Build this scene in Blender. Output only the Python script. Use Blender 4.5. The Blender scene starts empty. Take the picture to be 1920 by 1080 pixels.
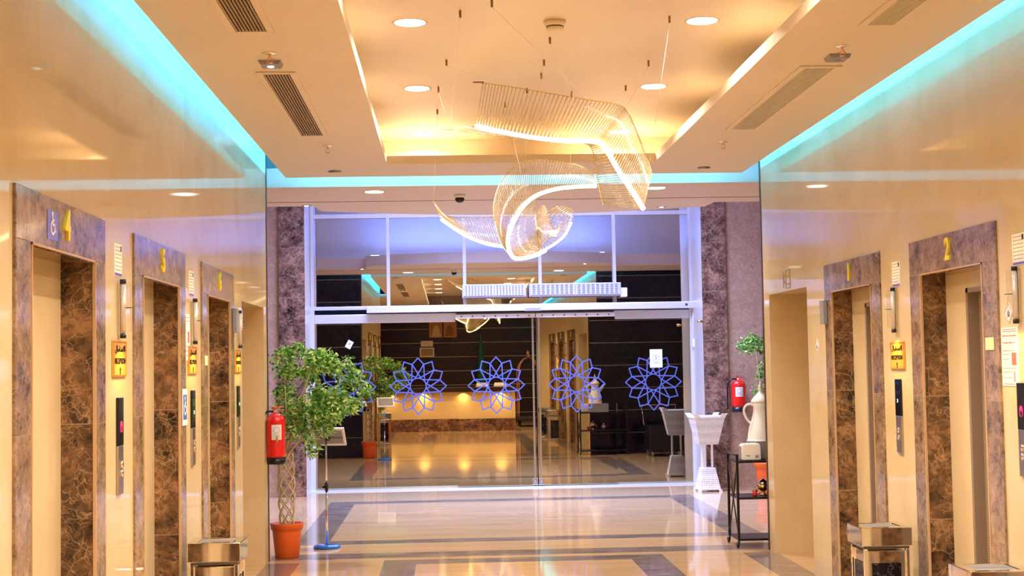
import bpy, math, random
from mathutils import Vector, Matrix
random.seed(7)
S = bpy.context.scene
COL = S.collection
PI = math.pi

# ------------------------------------------------------------------ helpers
class MB:
    def __init__(self):
        self.v = []; self.f = []; self.m = []; self.s = []
    def add(self, vs, fs, mat=0, smooth=False):
        b = len(self.v); self.v += [tuple(p) for p in vs]
        for f in fs:
            self.f.append(tuple(b + i for i in f)); self.m.append(mat); self.s.append(smooth)
        return self
    def box(self, x0, x1, y0, y1, z0, z1, mat=0):
        v = [(x0,y0,z0),(x1,y0,z0),(x1,y1,z0),(x0,y1,z0),(x0,y0,z1),(x1,y0,z1),(x1,y1,z1),(x0,y1,z1)]
        f = [(0,3,2,1),(4,5,6,7),(0,1,5,4),(1,2,6,5),(2,3,7,6),(3,0,4,7)]
        return self.add(v, f, mat)
    def hexa(self, lo, hi, mat=0):
        f = [(0,3,2,1),(4,5,6,7),(0,1,5,4),(1,2,6,5),(2,3,7,6),(3,0,4,7)]
        return self.add(list(lo) + list(hi), f, mat)
    def quad(self, a, b, c, d, mat=0):
        return self.add([a,b,c,d], [(0,1,2,3)], mat)
    def prism(self, pts, axis, a, b, mat=0):
        n = len(pts)
        def mk(p, t):
            if axis == 'y': return (p[0], t, p[1])
            if axis == 'x': return (t, p[0], p[1])
            return (p[0], p[1], t)
        v = [mk(p, a) for p in pts] + [mk(p, b) for p in pts]
        f = [tuple(range(n)), tuple(range(2*n-1, n-1, -1))] + [(i, n+i, n+(i+1)%n, (i+1)%n) for i in range(n)]
        return self.add(v, f, mat)
    def lathe(self, prof, c=(0,0,0), n=24, mat=0, smooth=True, axis='z'):
        v = []; f = []
        for r, z in prof:
            for k in range(n):
                a = 2*PI*k/n
                p = (r*math.cos(a), r*math.sin(a), z)
                if axis == 'y': p = (p[0], p[2], p[1])
                if axis == 'x': p = (p[2], p[0], p[1])
                v.append((c[0]+p[0], c[1]+p[1], c[2]+p[2]))
        m = len(prof)
        for i in range(m-1):
            for k in range(n):
                k2 = (k+1) % n
                f.append((i*n+k, i*n+k2, (i+1)*n+k2, (i+1)*n+k))
        f.append(tuple(reversed(range(n)))); f.append(tuple(range((m-1)*n, m*n)))
        return self.add(v, f, mat, smooth)
    def tube(self, pts, r, n=8, mat=0, smooth=True):
        pts = [Vector(p) for p in pts]
        rs = r if isinstance(r, (list, tuple)) else [r]*len(pts)
        v = []; f = []; prev = None
        for i, p in enumerate(pts):
            t = (pts[min(i+1, len(pts)-1)] - pts[max(i-1, 0)])
            if t.length < 1e-9: t = Vector((0,0,1))
            t.normalize()
            if prev is None:
                u = t.orthogonal().normalized()
            else:
                u = (prev - t*prev.dot(t))
                u = u.normalized() if u.length > 1e-6 else t.orthogonal().normalized()
            prev = u; w = t.cross(u)
            for k in range(n):
                a = 2*PI*k/n
                v.append(p + (u*math.cos(a) + w*math.sin(a))*rs[i])
        for i in range(len(pts)-1):
            for k in range(n):
                k2 = (k+1) % n
                f.append((i*n+k, i*n+k2, (i+1)*n+k2, (i+1)*n+k))
        f.append(tuple(reversed(range(n)))); f.append(tuple(range((len(pts)-1)*n, len(pts)*n)))
        return self.add(v, f, mat, smooth)
    def build(self, name, mats, parent=None, bevel=0):
        me = bpy.data.meshes.new(name)
        me.from_pydata(self.v, [], self.f)
        if not isinstance(mats, (list, tuple)): mats = [mats]
        for mt in mats: me.materials.append(M[mt] if isinstance(mt, str) else mt)
        for p, mi, sm in zip(me.polygons, self.m, self.s):
            p.material_index = mi; p.use_smooth = sm
        me.validate(); me.update()
        o = bpy.data.objects.new(name, me); COL.objects.link(o)
        if parent is not None: o.parent = parent
        if bevel:
            b = o.modifiers.new('bevel', 'BEVEL'); b.width = bevel; b.segments = 2; b.limit_method = 'ANGLE'
        return o

def tag(o, label=None, cat=None, group=None, kind=None):
    if label: o['label'] = label
    if cat: o['category'] = cat
    if group: o['group'] = group
    if kind: o['kind'] = kind
    return o

def thing(name, label, cat, loc=(0,0,0), rz=0, group=None):
    o = bpy.data.objects.new(name, None); COL.objects.link(o)
    o.empty_display_size = 0.05
    o.location = loc; o.rotation_euler = (0,0,rz)
    return tag(o, label, cat, group)

def struct(o): return tag(o, kind='structure')

def kids(o): return [c for c in bpy.data.objects if c.parent == o]

def copy_tree(o, parent=None):
    c = o.copy(); COL.objects.link(c)
    if parent is not None: c.parent = parent
    for k in kids(o): copy_tree(k, c)
    return c

def dup(o, loc, rz=None, label=None, group=None):
    c = copy_tree(o); c.location = loc
    if rz is not None: c.rotation_euler = (0,0,rz)
    if label: c['label'] = label
    if group: c['group'] = group
    return c

def text_mb(txt, size, ext=0.002, bold=0.0):
    cu = bpy.data.curves.new('lettering', 'FONT')
    cu.body = txt; cu.size = size; cu.extrude = ext; cu.offset = bold
    cu.align_x = 'CENTER'; cu.align_y = 'CENTER'; cu.resolution_u = 4
    o = bpy.data.objects.new('lettering', cu); COL.objects.link(o)
    bpy.context.view_layer.update()
    me = bpy.data.meshes.new_from_object(o.evaluated_get(bpy.context.evaluated_depsgraph_get()))
    bpy.data.objects.remove(o); bpy.data.curves.remove(cu)
    return me

def text(name, txt, size, mat, parent, x=0, y=0, z=0, ext=0.002, bold=0.0, sx=1.0):
    """lettering in the local x-z plane of a wall thing, facing -y"""
    me = text_mb(txt, size, ext, bold)
    me.name = name
    me.transform(Matrix(((sx,0,0,x),(0,0,-1,y),(0,1,0,z),(0,0,0,1))))
    me.materials.clear(); me.materials.append(M[mat])
    o = bpy.data.objects.new(name, me); COL.objects.link(o); o.parent = parent
    return o

# ------------------------------------------------------------------ materials
M = {}
def nodes(name):
    m = bpy.data.materials.new(name); m.use_nodes = True
    nt = m.node_tree; b = nt.nodes['Principled BSDF']; M[name] = m
    return m, nt, b
def N(nt, t, **kw):
    n = nt.nodes.new(t)
    for k, v in kw.items(): setattr(n, k, v)
    return n
def mixc(nt, fac, a, b, mode='MIX'):
    n = N(nt, 'ShaderNodeMix', data_type='RGBA', blend_type=mode)
    for sock, val in ((n.inputs[0], fac), (n.inputs[6], a), (n.inputs[7], b)):
        if hasattr(val, 'is_output'): nt.links.new(val, sock)
        elif isinstance(val, (int, float)): sock.default_value = val
        else: sock.default_value = (*val, 1)
    return n.outputs[2]
def math_(nt, op, a, b=0.0, c=None):
    n = N(nt, 'ShaderNodeMath', operation=op)
    for i, v in enumerate((a, b) if c is None else (a, b, c)):
        if hasattr(v, 'is_output'): nt.links.new(v, n.inputs[i])
        else: n.inputs[i].default_value = v
    return n.outputs[0]
def pos(nt, obj=False):
    if obj: return N(nt, 'ShaderNodeTexCoord').outputs['Object']
    return N(nt, 'ShaderNodeNewGeometry').outputs['Position']
def noise(nt, vec, scale, detail=4, dist=0.0, rough=0.5, stretch=None):
    if stretch:
        mp = N(nt, 'ShaderNodeMapping'); mp.inputs['Scale'].default_value = stretch
        nt.links.new(vec, mp.inputs['Vector']); vec = mp.outputs[0]
    n = N(nt, 'ShaderNodeTexNoise'); n.inputs['Scale'].default_value = scale
    n.inputs['Detail'].default_value = detail; n.inputs['Distortion'].default_value = dist
    n.inputs['Roughness'].default_value = rough
    nt.links.new(vec, n.inputs['Vector']); return n.outputs['Fac']
def ramp(nt, fac, stops):
    n = N(nt, 'ShaderNodeValToRGB'); el = n.color_ramp.elements
    while len(el) > 1: el.remove(el[0])
    el[0].position = stops[0][0]; el[0].color = (*stops[0][1], 1)
    for p, c in stops[1:]:
        e = el.new(p); e.color = (*c, 1)
    nt.links.new(fac, n.inputs[0]); return n.outputs[0]
def joint(nt, comp, period, width, off=0.0):
    a = math_(nt, 'ADD', comp, off + 1000*period)
    f = math_(nt, 'MODULO', a, period)
    return math_(nt, 'LESS_THAN', f, width)
def maxm(nt, *a):
    r = a[0]
    for b in a[1:]: r = math_(nt, 'MAXIMUM', r, b)
    return r
def plain(name, c, rough=0.5, metal=0.0, emit=None, es=1.0, ior=1.45, trans=0, coat=0, bump=0, bs=60):
    m, nt, b = nodes(name)
    b.inputs['Base Color'].default_value = (*c, 1); b.inputs['Roughness'].default_value = rough
    b.inputs['Metallic'].default_value = metal; b.inputs['IOR'].default_value = ior
    b.inputs['Transmission Weight'].default_value = trans
    b.inputs['Coat Weight'].default_value = coat
    if emit:
        b.inputs['Emission Color'].default_value = (*emit, 1); b.inputs['Emission Strength'].default_value = es
    # a faint procedural unevenness on every surface
    v = pos(nt, True)
    n = noise(nt, v, bs, 3)
    if not trans:
        col = mixc(nt, n, tuple(x*0.93 for x in c), tuple(min(1, x*1.05) for x in c))
        nt.links.new(col, b.inputs['Base Color'])
    if bump:
        bn = N(nt, 'ShaderNodeBump'); bn.inputs['Strength'].default_value = bump; bn.inputs['Distance'].default_value = 0.002
        nt.links.new(n, bn.inputs['Height']); nt.links.new(bn.outputs[0], b.inputs['Normal'])
    return m

def marble_brown(name, dark, mid, vein, rough=0.07, tile=0.69, scale=1.0, ior=1.5, hi=2.0):
    m, nt, b = nodes(name)
    p = pos(nt)
    # each slab is cut from another place of the block
    fl = N(nt, 'ShaderNodeVectorMath', operation='SNAP'); fl.inputs[1].default_value = (50, 50, tile)
    off = N(nt, 'ShaderNodeVectorMath', operation='SCALE'); off.inputs['Scale'].default_value = 3.7
    nt.links.new(p, fl.inputs[0]); nt.links.new(fl.outputs[0], off.inputs[0])
    pp = N(nt, 'ShaderNodeVectorMath', operation='ADD'); nt.links.new(p, pp.inputs[0]); nt.links.new(off.outputs[0], pp.inputs[1])
    q = pp.outputs[0]
    sc = N(nt, 'ShaderNodeVectorMath', operation='SCALE'); sc.inputs['Scale'].default_value = 0.16
    nz = N(nt, 'ShaderNodeTexNoise'); nz.inputs['Scale'].default_value = 7*scale; nz.inputs['Detail'].default_value = 5
    nt.links.new(q, nz.inputs['Vector']); nt.links.new(nz.outputs['Color'], sc.inputs[0])
    mp = N(nt, 'ShaderNodeVectorMath', operation='ADD'); nt.links.new(q, mp.inputs[0]); nt.links.new(sc.outputs[0], mp.inputs[1])
    n1 = noise(nt, q, 5.5*scale, 10, 0.25, 0.72)
    ce = N(nt, 'ShaderNodeTexVoronoi'); ce.inputs['Scale'].default_value = 34*scale; nt.links.new(mp.outputs[0], ce.inputs['Vector'])
    sc2 = N(nt, 'ShaderNodeSeparateColor'); nt.links.new(ce.outputs['Color'], sc2.inputs[0])
    n1 = math_(nt, 'ADD', math_(nt, 'MULTIPLY', n1, 0.88), math_(nt, 'MULTIPLY', sc2.outputs[0], 0.12))
    base = ramp(nt, n1, [(0.36, tuple(x*0.5 for x in dark)), (0.46, tuple((x+y)/2 for x, y in zip(dark, mid))), (0.53, mid), (0.63, tuple(x*hi for x in mid))])
    c = base
    for vs, th, amt, nsc in ((3.5, 0.010, 0.75, 2.0), (10.0, 0.024, 0.50, 4.5), (30.0, 0.07, 0.50, 10.0)):
        vo = N(nt, 'ShaderNodeTexVoronoi', feature='DISTANCE_TO_EDGE'); vo.inputs['Scale'].default_value = vs*scale
        nt.links.new(mp.outputs[0], vo.inputs['Vector'])
        sm = N(nt, 'ShaderNodeMapRange'); sm.inputs['From Min'].default_value = 0; sm.inputs['From Max'].default_value = th
        sm.inputs['To Min'].default_value = amt; sm.inputs['To Max'].default_value = 0
        nt.links.new(vo.outputs['Distance'], sm.inputs['Value'])
        w_ = N(nt, 'ShaderNodeMapRange'); w_.inputs['From Min'].default_value = 0.46; w_.inputs['From Max'].default_value = 0.60
        nt.links.new(noise(nt, q, nsc*scale, 3), w_.inputs['Value'])
        c = mixc(nt, math_(nt, 'MULTIPLY', sm.outputs[0], w_.outputs[0]), c, vein)
    sx = N(nt, 'ShaderNodeSeparateXYZ'); nt.links.new(p, sx.inputs[0])
    j = joint(nt, sx.outputs[2], tile, 0.005, 0.0025)
    c = mixc(nt, math_(nt, 'MULTIPLY', j, 0.6), c, tuple(x*0.8 for x in vein))
    nt.links.new(c, b.inputs['Base Color'])
    b.inputs['Roughness'].default_value = rough; b.inputs['IOR'].default_value = ior
    return m

def marble_cream(name, c0, c1, axes, rough=0.05, ior=1.47, jw=0.004):
    """polished cream marble; axes: list of (component, period, offset) joints"""
    m, nt, b = nodes(name)
    p = pos(nt)
    n1 = noise(nt, p, 1.6, 6, 0.8, 0.6)
    c = ramp(nt, n1, [(0.3, c0), (0.7, c1)])
    n2 = noise(nt, p, 9, 6, 2.0, 0.7)
    c = mixc(nt, ramp(nt, n2, [(0.56, (0,0,0)), (0.72, (0.35,0.35,0.35))]), c, tuple(x*0.86 for x in c0))
    sx = N(nt, 'ShaderNodeSeparateXYZ'); nt.links.new(p, sx.inputs[0])
    js = [joint(nt, sx.outputs[a], per, jw, off) for a, per, off in axes]
    j = maxm(nt, *js)
    c = mixc(nt, math_(nt, 'MULTIPLY', j, 0.22), c, (min(1, c1[0]*1.12), min(1, c1[1]*1.1), min(1, c1[2]*1.05)))
    # honed and waxed stone: its sheen rises with the grazing angle but stays below a clear coat's
    out = nt.nodes['Material Output']
    df = N(nt, 'ShaderNodeBsdfDiffuse'); gl = N(nt, 'ShaderNodeBsdfGlossy'); fr = N(nt, 'ShaderNodeFresnel'); fr.inputs[0].default_value = 1.5
    gl.inputs['Roughness'].default_value = rough; nt.links.new(c, df.inputs[0])
    mx = N(nt, 'ShaderNodeMixShader'); nt.links.new(math_(nt, 'MINIMUM', math_(nt, 'MULTIPLY', fr.outputs[0], 0.85), 0.34), mx.inputs[0])
    nt.links.new(df.outputs[0], mx.inputs[1]); nt.links.new(gl.outputs[0], mx.inputs[2]); nt.links.new(mx.outputs[0], out.inputs[0])
    return m

marble_cream('wall_marble', (0.67,0.54,0.32), (0.77,0.65,0.43), [(1,0.46,0.1)])
marble_cream('end_marble', (0.70,0.53,0.30), (0.80,0.64,0.40), [(0,0.60,0.1),(2,0.90,0.28)])
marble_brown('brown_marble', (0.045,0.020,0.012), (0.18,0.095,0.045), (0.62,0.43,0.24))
marble_brown('surround_marble', (0.20,0.125,0.075), (0.30,0.20,0.125), (0.52,0.39,0.26), rough=0.12, scale=1.3, hi=1.5)
marble_brown('pillar_marble', (0.050,0.022,0.018), (0.20,0.11,0.08), (0.55,0.40,0.31), tile=0.62, scale=1.2)
marble_brown('light_brown_marble', (0.68,0.46,0.34), (0.40,0.27,0.19), (0.48,0.35,0.26), tile=0.62, scale=0.9, hi=1.2)

def floor_mat(name, stops, joints, rough, stretch):
    m, nt, b = nodes(name)
    p = pos(nt)
    n1 = noise(nt, p, 2.0, 7, 0.6, 0.6, stretch)
    c = ramp(nt, n1, stops)
    sx = N(nt, 'ShaderNodeSeparateXYZ'); nt.links.new(p, sx.inputs[0])
    # every slab its own tone
    fl = N(nt, 'ShaderNodeVectorMath', operation='SNAP'); fl.inputs[1].default_value = (0.9, 0.45, 10)
    nt.links.new(p, fl.inputs[0])
    wn = N(nt, 'ShaderNodeTexWhiteNoise'); nt.links.new(fl.outputs[0], wn.inputs['Vector'])
    c = mixc(nt, math_(nt, 'MULTIPLY', wn.outputs['Value'], 0.16), c, (0.45,0.33,0.22))
    j = maxm(nt, *[joint(nt, sx.outputs[a], per, 0.004, 0) for a, per in joints])
    c = mixc(nt, math_(nt, 'MULTIPLY', j, 0.25), c, (0.35,0.27,0.2))
    nt.links.new(c, b.inputs['Base Color'])
    b.inputs['Roughness'].default_value = rough; b.inputs['IOR'].default_value = 1.5
    return m
floor_mat('floor_cream', [(0.3,(0.58,0.38,0.20)),(0.7,(0.72,0.49,0.27))], [(0,0.9),(1,0.45)], 0.06, (0.5,2.5,1))
floor_mat('floor_dark', [(0.25,(0.10,0.075,0.06)),(0.5,(0.23,0.18,0.15)),(0.75,(0.40,0.33,0.28))], [(0,0.9)], 0.09, (1.2,4.5,1))

plain('ceiling_paint', (0.77,0.67,0.52), 0.55, bs=2)
plain('coffer_paint', (0.80,0.67,0.48), 0.40, bs=2)
plain('white_paint', (0.82,0.80,0.78), 0.5, bs=3)
plain('soffit_paint', (0.74,0.62,0.52), 0.5, bs=2)
plain('steel', (0.52,0.47,0.42), 0.28, 1.0)
plain('dark_steel', (0.22,0.20,0.18), 0.35, 1.0)
plain('brushed_steel', (0.36,0.29,0.23), 0.4, 0.3)
plain('chrome', (0.85,0.82,0.78), 0.06, 1.0)
plain('copper', (0.85,0.45,0.28), 0.15, 1.0)
plain('gold', (0.85,0.62,0.25), 0.2, 1.0)
plain('black', (0.012,0.012,0.014), 0.25)
plain('black_gloss', (0.01,0.01,0.012), 0.05)
plain('black_metal', (0.015,0.014,0.015), 0.3, 0.3)
plain('dark_slot', (0.02,0.015,0.012), 0.8)
plain('aluminium', (0.80,0.82,0.86), 0.35, 0.4)
plain('white_plastic', (0.92,0.92,0.93), 0.35)
plain('grille_paint', (0.50,0.50,0.58), 0.5)
plain('grey_plastic', (0.30,0.30,0.31), 0.5)
plain('vent_paint', (0.42,0.30,0.17), 0.5)
plain('paper', (0.90,0.89,0.92), 0.7)
plain('yellow_paper', (0.85,0.80,0.45), 0.7)
plain('ink', (0.35,0.32,0.42), 0.7)
plain('red_ink', (0.75,0.12,0.12), 0.6)
plain('purple_ink', (0.20,0.14,0.62), 0.6)
plain('yellow_paint', (0.95,0.78,0.02), 0.35)
plain('blue_sign', (0.05,0.16,0.62), 0.4)
plain('lilac_sign', (0.20,0.20,0.80), 0.4)
plain('sign_gold', (0.72,0.33,0.045), 0.45)
plain('sign_edge', (0.45,0.22,0.03), 0.4)
plain('terracotta', (0.80,0.13,0.015), 0.45, bs=20)
plain('soil', (0.06,0.04,0.03), 0.9, bump=0.6)
plain('bark', (0.62,0.50,0.30), 0.7, bump=0.5)
plain('red_paint', (0.80,0.012,0.010), 0.22, coat=0.5)
plain('blue_paint', (0.01,0.17,0.72), 0.15, coat=0.6)
plain('porcelain', (0.95,0.94,0.94), 0.12)
plain('dark_trim', (0.07,0.030,0.018), 0.35)
plain('wood_dark', (0.030,0.014,0.009), 0.35, bs=4)
plain('wood_slat', (0.30,0.14,0.05), 0.4, bs=8)
plain('light_joint', (0.75,0.65,0.5), 0.3)
plain('portrait', (0.55,0.30,0.14), 0.6)
plain('portrait_cloth', (0.80,0.70,0.55), 0.7)
plain('green_cloth', (0.01,0.10,0.05), 0.7)
plain('film', (0.085,0.11,0.34), 0.6)
plain('hook_brown', (0.25,0.13,0.05), 0.5)
plain('desk_panel', (0.85,0.68,0.40), 0.25)
plain('red_led', (0.02,0.0,0.0), 0.3, emit=(1.0,0.02,0.12), es=2.5)
plain('green_led', (0.02,0.0,0.0), 0.3, emit=(0.8,1.0,0.9), es=2.0)
plain('frosted_tube', (0.72,0.66,0.62), 0.25, 0.3)
plain('lamp_lens', (0.9,0.9,0.9), 0.3, emit=(1.0,0.86,0.66), es=14.0)
plain('led_warm', (0.9,0.9,0.9), 0.3, emit=(1.0,0.74,0.38), es=10.0)
plain('led_cyan', (0.9,0.9,0.9), 0.3, emit=(0.08,0.75,1.0), es=3.0)
plain('led_blue', (0.9,0.9,0.9), 0.3, emit=(0.35,0.42,1.0), es=6.0)

def leaf_mat():
    m, nt, b = nodes('leaf')
    oi = N(nt, 'ShaderNodeNewGeometry')
    c = ramp(nt, oi.outputs['Random Per Island'], [(0.0,(0.02,0.11,0.012)),(0.35,(0.12,0.36,0.04)),(0.65,(0.38,0.72,0.13)),(1.0,(0.92,0.97,0.52))])
    nt.links.new(c, b.inputs['Base Color']); b.inputs['Roughness'].default_value = 0.32
    tr = N(nt, 'ShaderNodeBsdfTranslucent'); nt.links.new(c, tr.inputs[0])
    mx = N(nt, 'ShaderNodeMixShader'); mx.inputs[0].default_value = 0.3
    out = nt.nodes['Material Output']
    nt.links.new(b.outputs[0], mx.inputs[1]); nt.links.new(tr.outputs[0], mx.inputs[2]); nt.links.new(mx.outputs[0], out.inputs[0])
leaf_mat()

def glass_mat(name, refl, tint, trans):
    """coated architectural glazing: a fixed share mirrors, the rest passes, darkly tinted"""
    m = bpy.data.materials.new(name); m.use_nodes = True; nt = m.node_tree; nt.nodes.clear(); M[name] = m
    out = N(nt, 'ShaderNodeOutputMaterial'); g = N(nt, 'ShaderNodeBsdfGlossy'); t = N(nt, 'ShaderNodeBsdfTransparent')
    g.inputs['Roughness'].default_value = 0.0; g.inputs['Color'].default_value = (*tint, 1)
    t.inputs['Color'].default_value = (*trans, 1)
    lw = N(nt, 'ShaderNodeLayerWeight'); lw.inputs[0].default_value = 0.3
    f = math_(nt, 'ADD', math_(nt, 'MULTIPLY', lw.outputs['Fresnel'], 0.8), refl)
    f = math_(nt, 'MINIMUM', f, 1.0)
    mx = N(nt, 'ShaderNodeMixShader'); nt.links.new(f, mx.inputs[0])
    nt.links.new(t.outputs[0], mx.inputs[1]); nt.links.new(g.outputs[0], mx.inputs[2]); nt.links.new(mx.outputs[0], out.inputs[0])
glass_mat('door_glass', 0.50, (0.95,0.80,0.52), (0.30,0.32,0.45))
glass_mat('transom_glass', 0.70, (0.95,0.93,0.95), (0.30,0.32,0.45))
def clear_glass(name, c=(0.95,0.95,0.95)):
    m = bpy.data.materials.new(name); m.use_nodes = True; nt = m.node_tree; nt.nodes.clear(); M[name] = m
    out = N(nt, 'ShaderNodeOutputMaterial'); g = N(nt, 'ShaderNodeBsdfGlossy'); t = N(nt, 'ShaderNodeBsdfTransparent')
    g.inputs['Roughness'].default_value = 0.02; t.inputs['Color'].default_value = (*c, 1)
    mx = N(nt, 'ShaderNodeMixShader'); mx.inputs[0].default_value = 0.10
    nt.links.new(t.outputs[0], mx.inputs[1]); nt.links.new(g.outputs[0], mx.inputs[2]); nt.links.new(mx.outputs[0], out.inputs[0])
clear_glass('clear_glass')
def rod_mat():
    m = bpy.data.materials.new('crystal_rod'); m.use_nodes = True; nt = m.node_tree; nt.nodes.clear(); M['crystal_rod'] = m
    out = N(nt, 'ShaderNodeOutputMaterial')
    g = N(nt, 'ShaderNodeBsdfGlossy'); g.inputs['Roughness'].default_value = 0.12; g.inputs['Color'].default_value = (1,0.96,0.9,1)
    t = N(nt, 'ShaderNodeBsdfTransparent'); t.inputs['Color'].default_value = (0.97,0.94,0.88,1)
    d = N(nt, 'ShaderNodeBsdfTranslucent'); d.inputs['Color'].default_value = (0.62,0.52,0.36,1)
    df = N(nt, 'ShaderNodeBsdfDiffuse'); df.inputs['Color'].default_value = (0.62,0.52,0.36,1)
    a = N(nt, 'ShaderNodeMixShader'); a.inputs[0].default_value = 0.5
    nt.links.new(d.outputs[0], a.inputs[1]); nt.links.new(df.outputs[0], a.inputs[2])
    b = N(nt, 'ShaderNodeMixShader'); b.inputs[0].default_value = 0.45
    nt.links.new(a.outputs[0], b.inputs[1]); nt.links.new(g.outputs[0], b.inputs[2])
    c = N(nt, 'ShaderNodeMixShader'); c.inputs[0].default_value = 0.66
    nt.links.new(t.outputs[0], c.inputs[1]); nt.links.new(b.outputs[0], c.inputs[2]); nt.links.new(c.outputs[0], out.inputs[0])
rod_mat()

def granite_black():
    m, nt, b = nodes('black_granite')
    p = pos(nt); sx = N(nt, 'ShaderNodeSeparateXYZ'); nt.links.new(p, sx.inputs[0])
    c = ramp(nt, noise(nt, p, 14, 5), [(0.3,(0.006,0.005,0.010)),(0.7,(0.020,0.017,0.026))])
    j = joint(nt, sx.outputs[2], 0.40, 0.007, 0.05)
    c = mixc(nt, j, c, (0.50,0.45,0.42))
    nt.links.new(c, b.inputs['Base Color']); b.inputs['Roughness'].default_value = 0.12
granite_black()
def wood_wall():
    m, nt, b = nodes('reception_panel')
    p = pos(nt); sx = N(nt, 'ShaderNodeSeparateXYZ'); nt.links.new(p, sx.inputs[0])
    c = ramp(nt, noise(nt, p, 3, 5, 1, 0.6, (0.6,1,6)), [(0.3,(0.012,0.006,0.005)),(0.7,(0.032,0.016,0.012))])
    j = joint(nt, sx.outputs[2], 0.395, 0.010, 0.14)
    c = mixc(nt, j, c, (0.75,0.62,0.45))
    nt.links.new(c, b.inputs['Base Color']); b.inputs['Roughness'].default_value = 0.25
wood_wall()
def bin_marble():
    m, nt, b = nodes('black_marble')
    p = pos(nt)
    n = noise(nt, p, 7, 6, 3.0, 0.6)
    c = ramp(nt, n, [(0.495,(0.006,0.007,0.014)),(0.5,(0.40,0.38,0.36)),(0.508,(0.006,0.007,0.014))])
    nt.links.new(c, b.inputs['Base Color']); b.inputs['Roughness'].default_value = 0.08
bin_marble()
def lattice():
    m, nt, b = nodes('lattice_white')
    p = pos(nt, True)
    vo = N(nt, 'ShaderNodeTexVoronoi'); vo.inputs['Scale'].default_value = 42; vo.inputs['Randomness'].default_value = 0.15
    nt.links.new(p, vo.inputs['Vector'])
    c = ramp(nt, vo.outputs['Distance'], [(0.0,(0.62,0.62,0.66)),(0.35,(0.66,0.66,0.70)),(0.5,(0.86,0.86,0.87))])
    nt.links.new(c, b.inputs['Base Color']); b.inputs['Roughness'].default_value = 0.4
    bn = N(nt, 'ShaderNodeBump'); bn.inputs['Strength'].default_value = 1.0; bn.inputs['Distance'].default_value = 0.008
    nt.links.new(vo.outputs['Distance'], bn.inputs['Height']); nt.links.new(bn.outputs[0], b.inputs['Normal'])
lattice()
def ribbed():
    m, nt, b = nodes('ribbed_steel')
    p = pos(nt); w = N(nt, 'ShaderNodeTexWave', bands_direction='Z'); w.inputs['Scale'].default_value = 22
    nt.links.new(p, w.inputs['Vector'])
    c = ramp(nt, w.outputs['Fac'], [(0.2,(0.50,0.40,0.30)),(0.8,(0.66,0.55,0.42))])
    nt.links.new(c, b.inputs['Base Color']); b.inputs['Metallic'].default_value = 0.6; b.inputs['Roughness'].default_value = 0.42
ribbed()

# ------------------------------------------------------------------ floor
def in_band(x, y):
    if 12.12 < y < 12.46 and -1.5 < x < 4.2: return True
    if -1.40 < x < 2.89 and 13.10 < y < 17.2 and not (-1.10 < x < 2.605 and 13.37 < y < 16.9): return True
    if y < 11.93 and (-1.5 < x < -1.23 or 2.44 < x < 2.72): return True
    for y0, y1 in ((4.2, 11.98),):
        if -0.54 < x < 1.765 and y0 < y < y1 and not (-0.27 < x < 1.48 and y0+0.28 < y < y1-0.28): return True
    return False
fx = sorted({-7.0,-3.2,-1.9,-1.5,-1.40,-1.23,-1.10,-0.54,-0.27,1.48,1.765,2.44,2.605,2.72,2.89,3.6,4.2,4.6})
fy = sorted({-3.0,4.2,4.48,11.70,11.93,11.98,12.12,12.46,13.10,13.37,16.9,17.2,19.2})
fb = MB()
for i in range(len(fx)-1):
    for k in range(len(fy)-1):
        d = in_band((fx[i]+fx[i+1])/2, (fy[k]+fy[k+1])/2)
        fb.quad((fx[i],fy[k],0),(fx[i+1],fy[k],0),(fx[i+1],fy[k+1],0),(fx[i],fy[k+1],0), 1 if d else 0)
struct(fb.build('floor', ['floor_cream','floor_dark']))
struct(MB().box(-1.9,3.4,18.55,19.1,0,0.012).build('trim_1', 'aluminium'))      # door sill track

# ------------------------------------------------------------------ side walls
def wall_with_openings(name, x0, x1, ya, yb, top, ops, mat):
    m = MB(); y = ya
    for (a, b, z) in ops:
        if a > y: m.box(x0,x1,y,a,0,top)
        m.box(x0,x1,a,b,z,top); y = b
    if yb > y: m.box(x0,x1,y,yb,0,top)
    return struct(m.build(name, mat))
TOP = 3.58
LP = [(5.685,1.31),(7.60,1.34),(9.49,1.31)]
RP = [(9.41,1.30),(7.525,1.31),(5.62,1.31)]
wall_with_openings('wall_left', -1.9,-1.5, 4.82,11.86, TOP, [(c-w/2,c+w/2,2.262) for c,w in LP]+[(10.60,11.86,2.10)], 'wall_marble')
wall_with_openings('wall_right', 2.7,3.1, -2.8,11.85, TOP, [(c-w/2,c+w/2,2.262) for c,w in reversed(RP)]+[(10.60,11.85,2.142)], 'wall_marble')
# wall ends beside the two passages, cream on the passage side, black granite towards the lobby
struct(MB().box(-3.2,-1.5,11.86,12.06,0,TOP).build('wall_left_end', 'end_marble'))
struct(MB().box(2.7,4.6,11.85,12.06,0,TOP).build('wall_right_end', 'end_marble'))
struct(MB().box(-3.2,-1.515,12.06,12.09,0,TOP).build('wall_left_cladding', 'black_granite'))
struct(MB().box(2.715,4.6,12.06,12.09,0,TOP).build('wall_right_cladding', 'black_granite'))
struct(MB().box(-1.515,-1.494,12.06,12.10,0,3.42).build('trim_2', 'dark_trim'))
struct(MB().box(2.694,2.715,12.06,12.10,0,3.42).build('trim_3', 'dark_trim'))
# passages behind the side openings
struct(MB().box(-3.2,-3.1,10.4,11.86,0,2.6).box(-3.1,-1.9,10.40,10.60,0,2.6).box(-3.2,-1.9,10.4,11.86,2.3,2.6).build('wall_left_passage','end_marble'))
struct(MB().box(4.5,4.6,10.4,11.85,0,2.6).box(3.1,4.5,10.40,10.60,0,2.6).box(3.1,4.6,10.4,11.85,2.3,2.6).build('wall_right_passage','end_marble'))
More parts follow.
